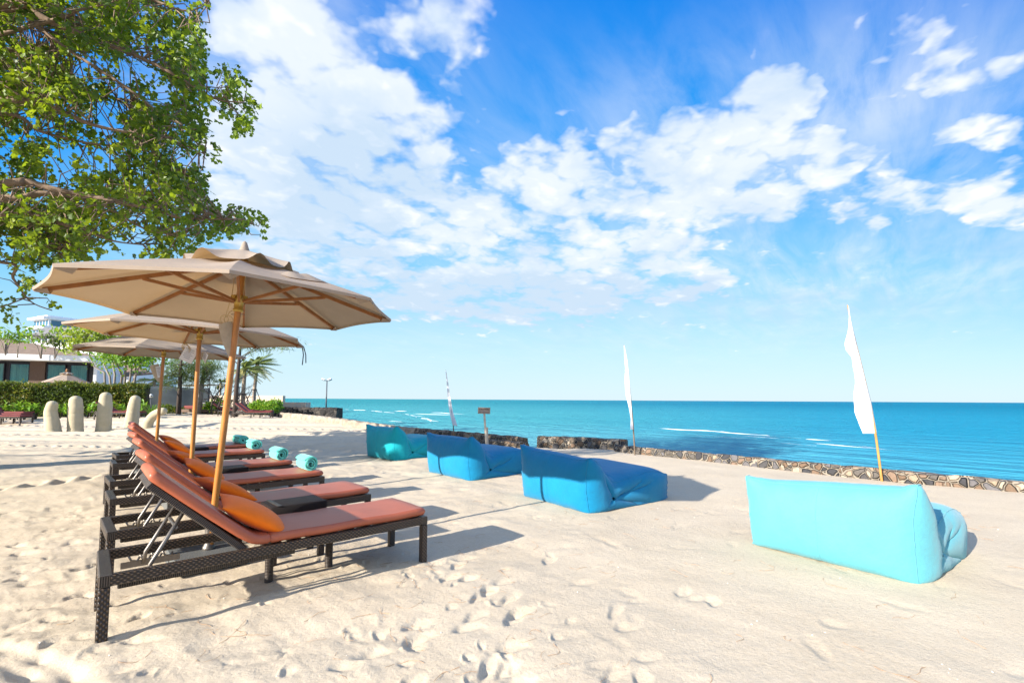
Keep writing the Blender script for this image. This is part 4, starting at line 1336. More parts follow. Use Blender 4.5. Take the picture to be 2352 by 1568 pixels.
# ------------------------------------------------------------------ giant finger sculptures
def finger(label, path_px, widths, Y, seed):
    b = ground_at(*path_px[0]); b = pt(path_px[0][0], path_px[0][1], Y)
    P = [pt(x, y, Y) - b for x, y in path_px]
    P[0].z -= .25
    n = 40
    L = [0]
    for i in range(1, len(P)): L.append(L[-1] + (P[i] - P[i - 1]).length)
    tot = L[-1]; pts_, rr = [], []
    for k in range(n + 1):
        s = tot * k / n
        i = max(0, min(len(P) - 2, int(np.searchsorted(L, s, 'right')) - 1))
        q = P[i].lerp(P[i + 1], (s - L[i]) / (L[i + 1] - L[i]))
        r_ = float(np.interp(s / tot, np.linspace(0, 1, len(widths)), widths)) / FPX * Y / 2 / 1.2
        f = s / tot
        for c_, w_, d_ in ((.27, .011, .06), (.31, .009, .04), (.66, .011, .09), (.12, .016, .03), (.15, .010, .03)):
            r_ *= 1 - d_ * math.exp(-((f - c_) / w_) ** 2)
        r_ *= 1 + .02 * math.exp(-((f - .80) / .1) ** 2)
        pts_.append(q); rr.append(r_)
    for _ in range(5):
        pts_ = [pts_[0]] + [(pts_[i - 1] + pts_[i] * 2 + pts_[i + 1]) / 4 for i in range(1, n)] + [pts_[-1]]
    # round tip
    d = (pts_[-1] - pts_[-3]).normalized(); r_ = rr[-1]; e = pts_[-1]
    for a in np.linspace(.15, 1, 9):
        pts_.append(e + d * r_ * .95 * math.sin(a * math.pi / 2)); rr.append(max(.004, r_ * math.cos(a * math.pi / 2)))
    mb = MB(); mb.tube(pts_, rr, 28)
    o = mb.build('finger_sculpture', SANDSTONE, None)
    o.location = b
    return tag(o, label, 'sculpture', 'giant sand-coloured finger sculptures')
finger('shortest upright finger sculpture, leftmost of the five', [(126, 995), (119, 965), (116, 945), (120, 930)], [38, 36, 33, 29, 25], 17.6, 1)
finger('upright finger sculpture second from the left', [(174, 993), (173, 960), (174, 935), (174, 920)], [37, 35.5, 34, 33, 29], 18.0, 2)
finger('tallest finger sculpture, middle of the five', [(237, 990), (240, 955), (242, 925), (243, 911)], [37, 35, 33, 32, 27], 18.6, 3)
finger('finger sculpture second from the right, leaning slightly', [(300, 980), (305, 950), (309, 925), (311, 917)], [36, 33, 30, 28, 24], 19.8, 4)
finger('thumb-like finger sculpture bending low to the right', [(333, 990), (341, 968), (353, 953), (366, 946), (375, 944)], [32, 27, 24, 22, 20], 19.2, 5)

# ------------------------------------------------------------------ foliage builders
def leaf_quads(C, size, rs, droop=.2, aspect=.5, up=.5, N=None):
    """one rhombus leaf per centre; N optional outward directions"""
    n = len(C)
    d = rs.normal(0, 1, (n, 3))
    if N is not None: d = d * .7 + N * 1.1
    d[:, 2] -= droop
    d /= np.linalg.norm(d, axis=1, keepdims=True) + 1e-9
    u = rs.normal(0, 1, (n, 3)) + np.array([0, 0, up])
    w = np.cross(d, u); w /= np.linalg.norm(w, axis=1, keepdims=True) + 1e-9
    nn = np.cross(w, d)
    s = size * rs.uniform(.6, 1.35, (n, 1))
    a = C; b = C + d * s * .45 + w * s * aspect * .5 + nn * s * .06
    c = C + d * s - nn * s * .10; e = C + d * s * .45 - w * s * aspect * .5 + nn * s * .06
    V = np.stack([a, b, c, e], 1).reshape(-1, 3)
    F = np.arange(4 * n).reshape(n, 4)
    return V, F
def clump_points(rs, n, radii, lobes=9, hollow=.35):
    """points gathered in uneven lumps inside an ellipsoid"""
    L = rs.normal(0, 1, (lobes, 3)); L /= np.linalg.norm(L, axis=1, keepdims=True); L *= rs.uniform(.35, .85, (lobes, 1))
    k = rs.randint(0, lobes, n)
    q = rs.normal(0, 1, (n, 3)); q /= np.linalg.norm(q, axis=1, keepdims=True); q *= rs.uniform(hollow, 1, (n, 1)) ** .6 * rs.uniform(.28, .42, (lobes, 1))[k]
    return (L[k] + q) * np.array(radii), q
def foliage(name, C, size, mat_, parent, rs, tint=None, **kw):
    V, F = leaf_quads(C, size, rs, **kw)
    n = len(C)
    tn = np.clip(rs.normal(.45, .2, n), 0, .7) if tint is None else tint
    return np_mesh(name, V, F, mat_, parent, col=tn)
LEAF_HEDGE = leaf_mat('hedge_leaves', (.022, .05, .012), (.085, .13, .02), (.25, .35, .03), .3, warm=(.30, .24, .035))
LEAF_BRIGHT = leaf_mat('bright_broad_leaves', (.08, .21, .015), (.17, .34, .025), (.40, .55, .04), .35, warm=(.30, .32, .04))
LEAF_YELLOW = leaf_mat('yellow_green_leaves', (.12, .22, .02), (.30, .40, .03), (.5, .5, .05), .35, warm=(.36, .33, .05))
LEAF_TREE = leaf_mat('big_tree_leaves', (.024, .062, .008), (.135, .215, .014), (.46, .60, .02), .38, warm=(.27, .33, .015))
NEEDLES = leaf_mat('casuarina_needles', (.05, .09, .025), (.13, .19, .04), (.3, .4, .06), .3, warm=(.26, .22, .08))
FROND = leaf_mat('palm_fronds', (.05, .10, .025), (.16, .20, .05), (.35, .4, .08), .3, warm=(.42, .36, .16))
BARK = mat('grey_brown_bark', (.23, .165, .12), .9, .15, var=.3, vscale=7, bump=.6, bscale=24, bdist=.012, stretch=(1, 1, .4))
BARK_D = mat('dark_bark', (.075, .058, .05), .9, .15, var=.35, vscale=9, bump=.5, bscale=24, bdist=.02)
BARK_P = mat('pale_bark', (.27, .235, .205), .85, .15, var=.25, vscale=9, bump=.4, bscale=24, bdist=.01)
PALMBARK = mat('palm_bark', (.33, .27, .21), .9, .15, var=.3, vscale=6, bump=.6, bscale=9, bdist=.03, stretch=(1, 1, 4))

def gpx(px, Y, z=None):
    q = pt(px, 911, Y)
    zz_ = float(rise(np.array([q.x]), np.array([q.y]))[0]) if z is None else z
    return Vector((q.x, q.y, zz_))
def zpx(py, px, Y):
    return pt(px, py, Y).z

# hedge along the garden edge
rs = np.random.RandomState(21)
h0, h1 = gpx(-190, 25.0), gpx(330, 28.5)
hd_ = (h1 - h0); hl = hd_.length; hd_.normalize(); hn = Vector((-hd_.y, hd_.x, 0))
hg = thing('hedge', 'long clipped dark green hedge behind the finger sculptures', 'hedge', h0)
n = 30000
s = rs.uniform(0, hl, n)
prof_t = 1.74 + .16 * np.array(vnoise(s * .5, s * 0, 3)) + .12 * np.array(vnoise(s * 1.9, s * 0 + 4, 5))
zz_ = rs.uniform(0, 1, n) ** .8 * prof_t
dep = rs.beta(.8, 2.2, n) * 1.3
topm = rs.uniform(0, 1, n) < .30
zz_ = np.where(topm, prof_t + rs.normal(.02, .07, n) + .34 * np.abs(vnoise(s * 2.3, s * 0, 9)), zz_); dep = np.where(topm, rs.uniform(0, 1.3, n), dep)
dep = dep + .22 * vnoise(s * 1.6, zz_ * 1.6, 13)
C = np.stack([s * hd_.x + dep * hn.x, s * hd_.y + dep * hn.y, zz_], 1)
tn = np.clip(rs.normal(.32, .16, n) + np.where(vnoise(s * .9, zz_ * .9, 17) > .16, .45, 0) * (rs.uniform(0, 1, n) < .55) + topm * rs.uniform(.1, .6, n), 0, 1)
foliage('foliage', C, .13, LEAF_HEDGE, hg, rs, tint=tn, droop=-.1)
core = MB().box((hl / 2, .75, .9), (hl - .1, .8, 1.7)).build('branch_core', BARK_D, hg)
core.rotation_euler = (0, 0, math.atan2(hd_.y, hd_.x))
def low_plant(px, Y, r_, h_, label, n=90, size=.24, mat_=None, group=None, name='leafy_plant', cat='plant', z=None):
    rs = np.random.RandomState(int(px) + 500)
    b = gpx(px, Y, z)
    t = thing(name, label, cat, b, 0, group)
    stm = MB(); 
    Cs = []
    for k in range(7):
        a = rs.uniform(0, 6.28); q = Vector((math.cos(a) * r_ * rs.uniform(.2, .8), math.sin(a) * r_ * rs.uniform(.2, .8), h_ * rs.uniform(.45, .85)))
        stm.tube([(0, 0, -.05), q * .5 + Vector((0, 0, h_ * .1)), q], [.018, .014, .008], 5)
        m_ = n // 7
        Cs.append(np.array(q) + rs.normal(0, .3, (m_, 3)) * np.array([r_ * .55, r_ * .55, h_ * .45]))
    stm.build('stem', BARK_D, t)
    C = np.concatenate(Cs); C[:, 2] = np.maximum(C[:, 2], .03)
    foliage('foliage', C, size, mat_ or LEAF_BRIGHT, t, rs, droop=-.45, aspect=.42, up=1.0)
    return t
for px, Y, lab in ((60, 24.4, 'bright leafy plant at the hedge foot, second from the left'), (28, 24.2, 'bright leafy plant at the hedge foot, leftmost'), (86, 24.6, 'bright leafy plant at the hedge foot, left of the shortest finger'),
                   (141, 25.2, 'bright leafy plant at the hedge foot, between the two left fingers'), (203, 25.8, 'bright leafy plant at the hedge foot, left of the tallest finger'), (268, 26.3, 'bright leafy plant at the hedge foot, right of the tallest finger'), (328, 27.0, 'bright leafy plant at the hedge foot beyond the leaning finger')):
    low_plant(px, Y, .45, .75, lab, group='broad-leaved plants along the hedge foot')
# spiky ferny tuft right of the hedge
def tuft(px, Y, r_, h_, label):
    rs = np.random.RandomState(int(px)); b = gpx(px, Y); mb = MB()
    for k in range(60):
        a = rs.uniform(0, 6.28); l = r_ * rs.uniform(.6, 1.1); up_ = h_ * rs.uniform(.5, 1.1)
        d = Vector((math.cos(a), math.sin(a), 0)); w_ = Vector((-d.y, d.x, 0)) * .022
        P = []
        for i in range(6):
            f = i / 5; q = d * (l * f) + Vector((0, 0, up_ * math.sin(f * 2.0) * 1.0)); ww = w_ * (1 - f * .9)
            P.append([q - ww, q + ww])
        mb.grid(P)
    o = mb.build('fern_tuft', LEAF_BRIGHT, None); o.location = b
    return tag(o, label, 'plant')
tuft(352, 26.0, .8, .75, 'spiky dark fern tuft behind the thumb sculpture')

# ------------------------------------------------------------------ far loungers
WINE = mat('wine_cushion', (.19, .05, .045), .7, .2, var=.1, vscale=4)
def far_lounger(px, py, rz, lab, group, scale=1.0, flat=False, like=None):
    q = ground_at(px, py)
    o = dup(L0, (q.x, q.y, q.z), rz, lab, group, skip=('stretcher', 'slat', 'ratchet_plate') + (('back_prop',) if False else ()))
    o.scale = (scale,) * 3
    for ch in o.children:
        if ch.name.startswith(('seat_cushion', 'back_cushion')):
            ch.material_slots[0].link = 'OBJECT'; ch.material_slots[0].material = WINE
    return o
FG1 = 'sun loungers at the far end by the stone wall'
far_lounger(529, 961, R(14), 'far lounger nearest the stone wall, back raised, whole side visible', FG1, .95)
far_lounger(540, 957, R(18), 'far lounger just behind the one nearest the stone wall', FG1, .95)
far_lounger(476, 952, R(16), 'far lounger left of the front pole, third of the raised backs', FG1, .95)
far_lounger(499, 955, R(16), 'far lounger partly hidden behind the front umbrella pole', FG1, .95)
far_lounger(462, 950, R(16), 'far lounger with raised back, farthest left of the far group', FG1, .95)
FG2 = 'loungers set along the hedge'
far_lounger(214, 963, R(10), 'lounger behind the tallest finger with its back raised', FG2, 1.0)
far_lounger(204, 958, R(10), 'lounger behind the tallest finger, the farther of two', FG2, 1.0)
FG3 = 'loungers cut off at the left edge'
far_lounger(-72, 975, R(2), 'nearest lounger cut off by the left edge of the view', FG3, 1.0)
far_lounger(-62, 969, R(2), 'middle lounger cut off by the left edge of the view', FG3, 1.0)
far_lounger(-50, 964, R(2), 'farthest lounger cut off by the left edge, only its foot end in view', FG3, 1.0)

# daybed with a thin white canopy frame
Yd = 33.0
d0 = gpx(424, Yd); db = thing('canopy_daybed', 'wooden daybed under a slim frame with thin white canopy', 'daybed', d0, R(4))
DKWOOD = mat('dark_daybed_wood', (.17, .115, .085), .7, .3, var=.25, vscale=8)
WPAINT = mat('white_painted_frame', (.62, .60, .55), .5, .4)
MB().box((1.3, 1.0, .22), (3.4, 2.0, .22)).build('bed_base', DKWOOD, db, .01)
MB().box((.6, 1.2, .45), (1.9, 1.3, .24)).build('cushion', WINE, db, .05, 2)
for x, y in ((-.25, 0), (-.25, 2.0), (2.7, 0), (2.7, 2.0)):
    MB().box((x, y, .9), (.055, .055, 2.15)).build('post', WPAINT, db)
rl = MB()
for z in (.55, .72):
    rl.box((1.2, 2.0, z), (2.9, .035, .035)); rl.box((1.9, 0.02, z), (1.4, .035, .035))
rl.build('rail', WPAINT, db)
rows = [[(x, y, 1.98 + .10 * math.sin((x + .3) / 3.1 * math.pi)) for y in (-.1, 1, 2.1)] for x in np.linspace(-.3, 2.8, 14)]
q_ = MB(); q_.grid(rows); cz = q_.build('canopy', WPAINT, db); sm = cz.modifiers.new('thickness', 'SOLIDIFY'); sm.thickness = .05

# dark mesh fence
MESHM = mat('dark_shade_mesh', (.060, .075, .085), .85, .15, var=.35, vscale=.7, bump=.3, bscale=3, bdist=.05)
f0, f1 = gpx(322, 36), gpx(480, 38)
fd = f1 - f0; fl_ = fd.length; fd.normalize()
fc = thing('mesh_fence', 'dark grey shade-net fence sagging between posts', 'fence', f0, math.atan2(fd.y, fd.x))
rows = [[(x, .06 * math.sin(x * 2.2) + .04 * math.sin(z * 3 + x), z + .05 * math.sin(x * 1.3)) for z in np.linspace(.0, 1.95, 8)] for x in np.linspace(0, fl_, 40)]
q_ = MB(); q_.grid(rows); q_.build('net', MESHM, fc).modifiers.new('thickness', 'SOLIDIFY').thickness = .01
for x in np.linspace(0, fl_, 4):
    MB().box((float(x), .15, .9), (.07, .07, 2.2)).build('post', DARKMETAL, fc)
glp = gpx(347, 33); gl = thing('garden_light', 'small garden light on a thin stake before the mesh fence', 'lamp', glp)
MB().tube([(0, 0, -.1), (0, 0, 1.15)], .02, 6).build('stake', DARKMETAL, gl)
MB().lathe([(.05, 1.12), (.12, 1.15), (.12, 1.3), (.03, 1.38)], (0, 0, 0), 10).build('lamp_head', LAMPW, gl)

# ------------------------------------------------------------------ buildings
def wplane(o_, a_, name): pass
WHITEP = mat('white_painted_render', (.74, .76, .78), .8, .2, var=.06, vscale=1.2)
FRAME_D = mat('near_black_frame_and_shade', (.012, .011, .016), .5, .4)
TIMBER = mat('brown_timber_panel', (.125, .082, .06), .7, .25, var=.3, vscale=5, stretch=(6, 6, .6))
CURT = mat('pale_green_curtain', (.55, .66, .58), .9, .1, var=.35, vscale=5, stretch=(3.2, 3.2, .05))
GLASSM = bpy.data.materials.new('window_glass'); GLASSM.use_nodes = True
t_ = NT(GLASSM.node_tree); p_ = t_.n['Principled BSDF']; p_.inputs['Base Color'].default_value = (.75, .85, .82, 1); p_.inputs['Roughness'].default_value = .03
tr_ = t_.node('ShaderNodeBsdfTransparent'); tr_.inputs[0].default_value = (.72, .86, .82, 1); gl_ = t_.node('ShaderNodeBsdfGlossy'); gl_.inputs['Roughness'].default_value = .02
fr_ = t_.node('ShaderNodeFresnel'); mx_ = t_.node('ShaderNodeMixShader'); t_.link(fr_.outputs[0], mx_.inputs[0]); t_.link(tr_.outputs[0], mx_.inputs[1]); t_.link(gl_.outputs[0], mx_.inputs[2]); t_.link(mx_.outputs[0], t_.n['Material Output'].inputs[0])
BLUEGLASS = mat('blue_green_glass', (.05, .14, .20), .12, .6)
def tile_mat(name, c0, c1, pitch, zpitch=True):
    m = bpy.data.materials.new(name); m.use_nodes = True
    t = NT(m.node_tree); p = t.n['Principled BSDF']
    u = t.node('ShaderNodeUVMap'); u.uv_map = 'UVMap'
    a, b, _ = t.sep(u.outputs[0])
    f = t.m('FRACT', t.m('DIVIDE', b, pitch))
    nz = t.noise(u.outputs[0], 2.3, 4, .6)
    c = t.mix(t.smooth(nz, .3, .7), c0, c1)
    dk = t.smooth(f, .0, .22)
    c = t.mix(dk, tuple(x * .38 for x in c0), c)
    t.link(c, p.inputs['Base Color']); p.inputs['Roughness'].default_value = .85
    t.link(t.bump(f, .8, .05), p.inputs['Normal'])
    return m
TILE_BR = tile_mat('brown_roof_tiles', (.165, .12, .09), (.23, .17, .125), .30)
TILE_GR = tile_mat('grey_roof_tiles', (.21, .20, .20), (.29, .275, .27), .34)

# long white bungalow with dark windows
Cc = gpx(208, 37.0, 0.2); Lc = gpx(0, 35.2, 0.2)
bd = (Lc - Cc); k_px = bd.length / 208.0; bd.normalize()
yaw = math.atan2(-bd.y, -bd.x)       # local x runs left to right, facade looks to local -y
BL = 16.0
bung = thing('white_bungalow', 'low white flat-eaved bungalow with dark framed curtained windows', 'house', Cc, yaw)
zt, zb_ = zpx(819, 208, 37) - .2, zpx(831, 208, 37) - .2
zl = zb_ - .02
MB().box((-BL / 2, 1.4, (zt + zb_) / 2), (BL + .06, 4.0, zt - zb_)).build('fascia', WHITEP, bung, .01)
MB().box((.04, 2.9, zb_ / 2 - .15), (.24, 5.0, zb_ + .28)).build('end_wall', WHITEP, bung, .01)
MB().box((-BL / 2, 1.15, zb_ / 2 - .15), (BL - .24, .20, zb_ + .28)).build('wall', FRAME_D, bung)
def px2x(px, yl=1.0):
    d = pt(px, 850, 1.0); c_, s_ = math.cos(yaw), math.sin(yaw)
    ax, ay = Cc.x - s_ * yl, Cc.y + c_ * yl            # (ax + c x) / (ay + s x) = d.x / d.y
    return (d.x / d.y * ay - ax) / (c_ - d.x / d.y * s_)
zw1 = zpx(836.5, 120, 36.3) - .2; zw0 = .25
for a, b in ((163, 201), (110, 150), (24, 67), (-34, 9), (-80, -45)):
    x0, x1 = px2x(a), px2x(b)
    w_ = MB()
    for X0, X1, Z0, Z1 in ((x0 - .06, x0, zw0, zw1), (x1, x1 + .06, zw0, zw1), (x0 - .06, x1 + .06, zw1, zw1 + .07)):
        w_.box(((X0 + X1) / 2, .99, (Z0 + Z1) / 2), (X1 - X0, .10, Z1 - Z0))
    wf = w_.build('window_frame', FRAME_D, bung)
    cu = MB(); nn_ = 40
    cu.grid([[(x0 + (x1 - x0) * i / nn_, 1.02 + .025 * math.sin(i * 1.7) + .012 * math.sin(i * .7), z) for z in (zw0, zw1)] for i in range(nn_ + 1)], smooth=True)
    cu.build('curtain', CURT, wf)
    MB().box(((x0 + x1) / 2, .965, (zw0 + zw1) / 2), (x1 - x0, .012, zw1 - zw0)).build('pane', GLASSM, wf)
MB().box(((px2x(70) + px2x(105)) / 2, .98, (zb_ + .1) / 2), (px2x(105) - px2x(70), .16, zb_ - .1)).build('timber_panel', TIMBER, bung)

def slope(name, pts_, mat_, parent, thick=.12):
    """roof plane from an eave pair and a ridge pair; uv v runs up the slope in metres"""
    a, b, c_, d = [Vector(q) for q in pts_]           # eave left, eave right, ridge right, ridge left
    mb = MB(); n = ((b - a).cross(d - a)).normalized() * thick
    w = (b - a).length; h = (d - a).length
    i0 = len(mb.v)
    for q in (a, b, c_, d, a - n, b - n, c_ - n, d - n): mb.v.append(tuple(q))
    mb.face([0, 1, 2, 3], [(0, 0), (w, 0), (w, h), (0, h)])
    mb.face([7, 6, 5, 4], [(0, 0), (w, 0), (w, h), (0, h)])
    for q in ((0, 4, 5, 1), (1, 5, 6, 2), (2, 6, 7, 3), (3, 7, 4, 0)): mb.face(q, [(0, .1), (w, .1), (w, .12), (0, .12)])
    return mb.build(name, mat_, parent)
# brown tiled roof house just behind the bungalow
o_ = gpx(250, 46, 0); br = thing('tiled_roof_house', 'house with a broad brown tiled hip roof behind the bungalow', 'house', o_)
def rel(px, py, Y): return pt(px, py, Y) - o_
eL, eR = rel(-220, 815, 43), rel(262, 832, 45.5)
rL, rR = rel(-220, 766, 48.5), rel(12, 776, 49.5)
slope('roof', (eL, eR, rel(224, 817, 48), rR), TILE_BR, br)
slope('roof', (eL, rel(12, 823, 44.3), rR, rL), TILE_BR, br, .14)
MB().box(((eL.x + eR.x) / 2, 3.4, eR.z / 2 - .1), (eR.x - eL.x - .8, 3.2, eR.z)).build('wall', WHITEP, br, .02)
# brown-roofed pavilion to the right of the bungalow
o_ = gpx(345, 42, 0); pv = thing('beach_pavilion', 'brown shingled pavilion with a dark open side, right of the bungalow', 'pavilion', o_)
def rel2(px, py, Y): return pt(px, py, Y) - o_
slope('roof', (rel2(232, 866, 41), rel2(352, 857, 42), rel2(300, 834, 45), rel2(232, 815, 45)), TILE_BR, pv)
MB().box(((rel2(232, 866, 41).x + rel2(345, 860, 42).x) / 2, 1.9, 1.2), (rel2(345, 860, 42).x - rel2(232, 866, 41).x - .3, 3.0, 2.4)).build('shade_box', FRAME_D, pv)  # near-black box in place of the shaded void under the roof
# grey roofed white house
o_ = gpx(200, 62, 0); gh = thing('grey_roof_house', 'white house with a grey tiled roof and dark eave', 'house', o_)
def rel3(px, py, Y): return pt(px, py, Y) - o_
slope('roof', (rel3(62, 769, 60), rel3(330, 789, 63), rel3(330, 757, 67), rel3(122, 751, 66)), TILE_GR, gh)
ea, eb = rel3(62, 770.5, 59.9), rel3(330, 790.5, 62.9)
MB().beam(ea, eb, .12, .32).build('eave_board', FRAME_D, gh)
wa, wb = rel3(72, 775, 61), rel3(330, 792, 64)
MB().box(((wa.x + wb.x) / 2, 1.6, wb.z / 2), (wb.x - wa.x, 5.0, wb.z)).build('wall', WHITEP, gh, .02).rotation_euler = (0, 0, 0)
# white terraced apartment tower far behind
Ya = 150.0
o_ = gpx(76, Ya, 0); ap = thing('apartment_tower', 'tall white apartment block with stepped balconies far behind', 'building', o_, R(-24))
zt_ = zpx(729, 80, Ya)
wB = 108 / FPX * Ya
for k in range(10):
    z1 = zt_ - k * 2.9; dpt_ = 9 + .25 * k; wk = wB * (.62 + .030 * min(k, 8))
    MB().box((0, dpt_ / 2, z1 - .35), (wk + 1.2, dpt_ + 1.6, .75)).build('balcony_slab', WHITEP, ap, .05)
    MB().box((0, dpt_ / 2 + .4, z1 - 1.85), (wk, dpt_ - .6, 2.2)).build('storey', WHITEP if k % 1 == 0 else BLUEGLASS, ap)
    for j in range(5):
        MB().box((-wk * .4 + wk * .2 * j, .66, z1 - 1.85), (wk * .13, .14, 1.6)).build('window', BLUEGLASS, ap)
    MB().box((wk / 2 + .06, dpt_ / 2, z1 - 1.85), (.14, dpt_ * .7, 1.7)).build('window', BLUEGLASS, ap)
MB().box((0, 4.8, zt_ + .35), (wB * .45, 8, .7)).build('roof', WHITEP, ap)
# pale far building between the pavilion and the fence
o_ = gpx(330, 95, 0); fb = thing('far_white_building', 'small far white building with rows of windows behind the garden trees', 'building', o_)
hz_ = zpx(861, 330, 95); wx = 52 / FPX * 95
MB().box((0, 3, hz_ / 2), (wx, 6, hz_)).build('wall', WHITEP, fb, .05)
for j in range(5):
    for k in range(2):
        MB().box((-wx * .4 + wx * .2 * j, -.06, hz_ * (.82 - .33 * k)), (wx * .09, .16, hz_ * .17)).build('window', BLUEGLASS, fb)
# beige parasol in the bungalow garden
o_ = gpx(150, 31.5, 0.2); gpz = zpx(856, 152, 31.5)
gp_ = thing('garden_parasol', 'beige garden parasol showing above the hedge before the bungalow', 'umbrella', o_)
hgt = gpz - .2
mb = MB()
rows = []
for f in (.0, .25, .5, .75, 1):
    rows.append([(1.2 * f * math.cos(a), 1.2 * f * math.sin(a), hgt - .62 * f - (.06 * abs(math.sin(a * 4)) * f)) for a in np.linspace(0, 2 * math.pi, 33)])
mb.grid(rows, smooth=False); mb.build('canopy', CANVAS, gp_)
rows = [[(.36 * f * math.cos(a), .36 * f * math.sin(a), hgt + .08 - .16 * f + .03 * math.sin(a * 8) * f) for a in np.linspace(0, 2 * math.pi, 33)] for f in (0, .5, 1)]
mb = MB(); mb.grid(rows, smooth=False); mb.build('vent_cap', CANVAS, gp_)
MB().lathe([(.05, hgt + .05), (.07, hgt + .18), (.03, hgt + .28)], (0, 0, 0), 8).build('finial', WOOD, gp_)
MB().tube([(0, 0, -.2), (0, 0, hgt)], .035, 8).build('pole', WOOD, gp_)

# ------------------------------------------------------------------ garden trees
def sapling(px, Y, py_top, py_base, label, lean=0.0, n=240, size=.34, mat_=None, zb=None, spread=1.0, stems=4, bark=None, group=None, name='small_tree', seed=0):
    rs = np.random.RandomState(int(abs(px)) + 31 + seed)
    top = zpx(py_top, px, Y); b = gpx(px, Y, 0); zb = zpx(py_base, px, Y) if zb is None else zb
    t = thing(name, label, 'tree', (b.x, b.y, zb), 0, group)
    H_ = top - zb; tr = MB(); Cs = []
    for k in range(stems):
        a = rs.uniform(0, 6.28); ex = Vector((math.cos(a) * spread * rs.uniform(.3, 1) + lean, math.sin(a) * spread * .6, H_ * rs.uniform(.62, .97)))
        p0 = Vector((rs.uniform(-.06, .06), 0, -.3)); p1 = Vector((ex.x * .25, ex.y * .25, ex.z * .5)) + Vector(rs.normal(0, .06, 3))
        tr.tube([p0, p1, p1.lerp(ex, .55) + Vector(rs.normal(0, .07, 3)), ex], [.028, .022, .018, .009], 6)
        for j in range(3):
            e2 = ex + Vector(rs.normal(0, 1, 3)) * .32 * spread; tr.tube([p1.lerp(ex, .5 + .15 * j), e2], [.018, .008], 5)
            m_ = n // (stems * 3)
            Cs.append(np.array(e2) + rs.normal(0, 1, (m_, 3)) * np.array([.26, .26, .20]) * spread)
    tr.build('trunk', bark or BARK_P, t)
    foliage('crown', np.concatenate(Cs), size, mat_ or LEAF_BRIGHT, t, rs, droop=.5, aspect=.5)
    return t
sapling(6, 34, 752, 806, 'leafy young tree at the left edge before the brown roof', n=200, size=.26, spread=.75, stems=5)
sapling(34, 34.5, 768, 812, 'thin young tree with few leaf clumps, second from the left edge', n=70, size=.26, spread=.4, stems=3)
sapling(88, 34, 752, 814, 'young tree with bright tufts standing against the white house', n=150, size=.27, spread=1.0, stems=6)
sapling(120, 34, 772, 814, 'dark bushy young tree beside the tufted one', n=120, size=.27, spread=.55, stems=4, mat_=LEAF_HEDGE)
sapling(200, 40, 768, 806, 'yellow green spreading tree partly behind the umbrellas', n=1700, size=.30, spread=1.5, stems=9, mat_=LEAF_YELLOW)
# multi-stemmed pale tree
rs = np.random.RandomState(77)
b = gpx(285, 29.5); mt = thing('multi_stem_tree', 'tree with many pale crooked stems beside the bungalow', 'tree', b)
tr = MB(); ends = []
for i, (pb, pm, pe) in enumerate([((248, 898), (240, 855), (205, 818)), ((258, 900), (252, 865), (236, 824)), ((268, 900), (264, 860), (256, 812)), ((276, 902), (280, 862), (262, 806)), ((284, 902), (288, 850), (283, 800)),
                                  ((290, 902), (300, 862), (296, 806)), ((296, 904), (312, 850), (322, 806)), ((300, 905), (310, 868), (336, 822))]):
    q0 = pt(*pb, 29.5) - b; q0.z = -.2; q1 = pt(*pm, 29.5 + rs.uniform(-.8, .8)) - b; q2 = pt(*pe, 29.5 + rs.uniform(-1.4, 1.4)) - b
    qm = q0.lerp(q1, .5) + Vector(rs.normal(0, .07, 3))
    tr.tube([q0, qm, q1, q1.lerp(q2, .5) + Vector(rs.normal(0, .09, 3)), q2], [.085, .075, .06, .045, .02], 7)
    if i > 1: ends += [q2, q1.lerp(q2, .7)]
tr.build('trunk', BARK_P, mt)
Cs = np.concatenate([np.array(e) + rs.normal(0, 1, (170, 3)) * np.array([.6, .6, .30]) for e in ends])
foliage('crown', Cs, .22, LEAF_BRIGHT, mt, rs, droop=.3, tint=np.clip(rs.normal(.3, .25, len(Cs)), 0, 1))

def casuarina(px_trunk, Y, clumps, label, n=1400, bark=BARK_D, r0=.16, seed=0, bare=()):
    rs = np.random.RandomState(seed + 5)
    b = gpx(px_trunk[0][0], Y)
    t = thing('casuarina_tree', label, 'tree', b)
    tr = MB(); P = [pt(x, y, Y) - b for x, y in px_trunk]; P[0].z = -.2
    tr.tube(P, [r0 * (1 - .75 * i / (len(P) - 1)) for i in range(len(P))], 8)
    V, Fc, tn = [], [], []
    for (cx, cy, rx, ry) in clumps:
        c = pt(cx, cy, Y + rs.uniform(-.8, .8)) - b
        j = min(P, key=lambda q: (q - c).length)
        tr.tube([j, j.lerp(c, .5) + Vector((0, 0, .12)), c], [.05, .03, .012], 5)
        m_ = max(8, int(n * rx * ry / sum(a[2] * a[3] for a in clumps)))
        C = np.array(c) + rs.normal(0, .5, (m_, 3)) * np.array([rx, rx * .8, ry]) / FPX * Y
        v, f = leaf_quads(C, .42, rs, droop=.5, aspect=.07)
        V.append(v); tn.append(np.clip(rs.normal(.5, .25, m_), 0, 1))
    for br_ in bare:
        tr.tube([pt(x, y, Y + dy_) - b for x, y, dy_ in br_], [.035 - .03 * i / (len(br_) - 1) for i in range(len(br_))], 5)
    tr.build('trunk', bark, t)
    V = np.concatenate(V)
    np_mesh('crown', V, np.arange(len(V)).reshape(-1, 4), NEEDLES, t, col=np.concatenate(tn))
    return t
casuarina([(411, 926), (413, 890), (414, 860), (416, 838), (418, 812)], 32, [(395, 842, 30, 34), (425, 838, 38, 30), (412, 858, 34, 26), (440, 852, 34, 28), (388, 865, 20, 22), (432, 868, 26, 18), (450, 838, 20, 22)], 'feathery casuarina with a dark trunk behind the mesh fence', n=2600, seed=1)
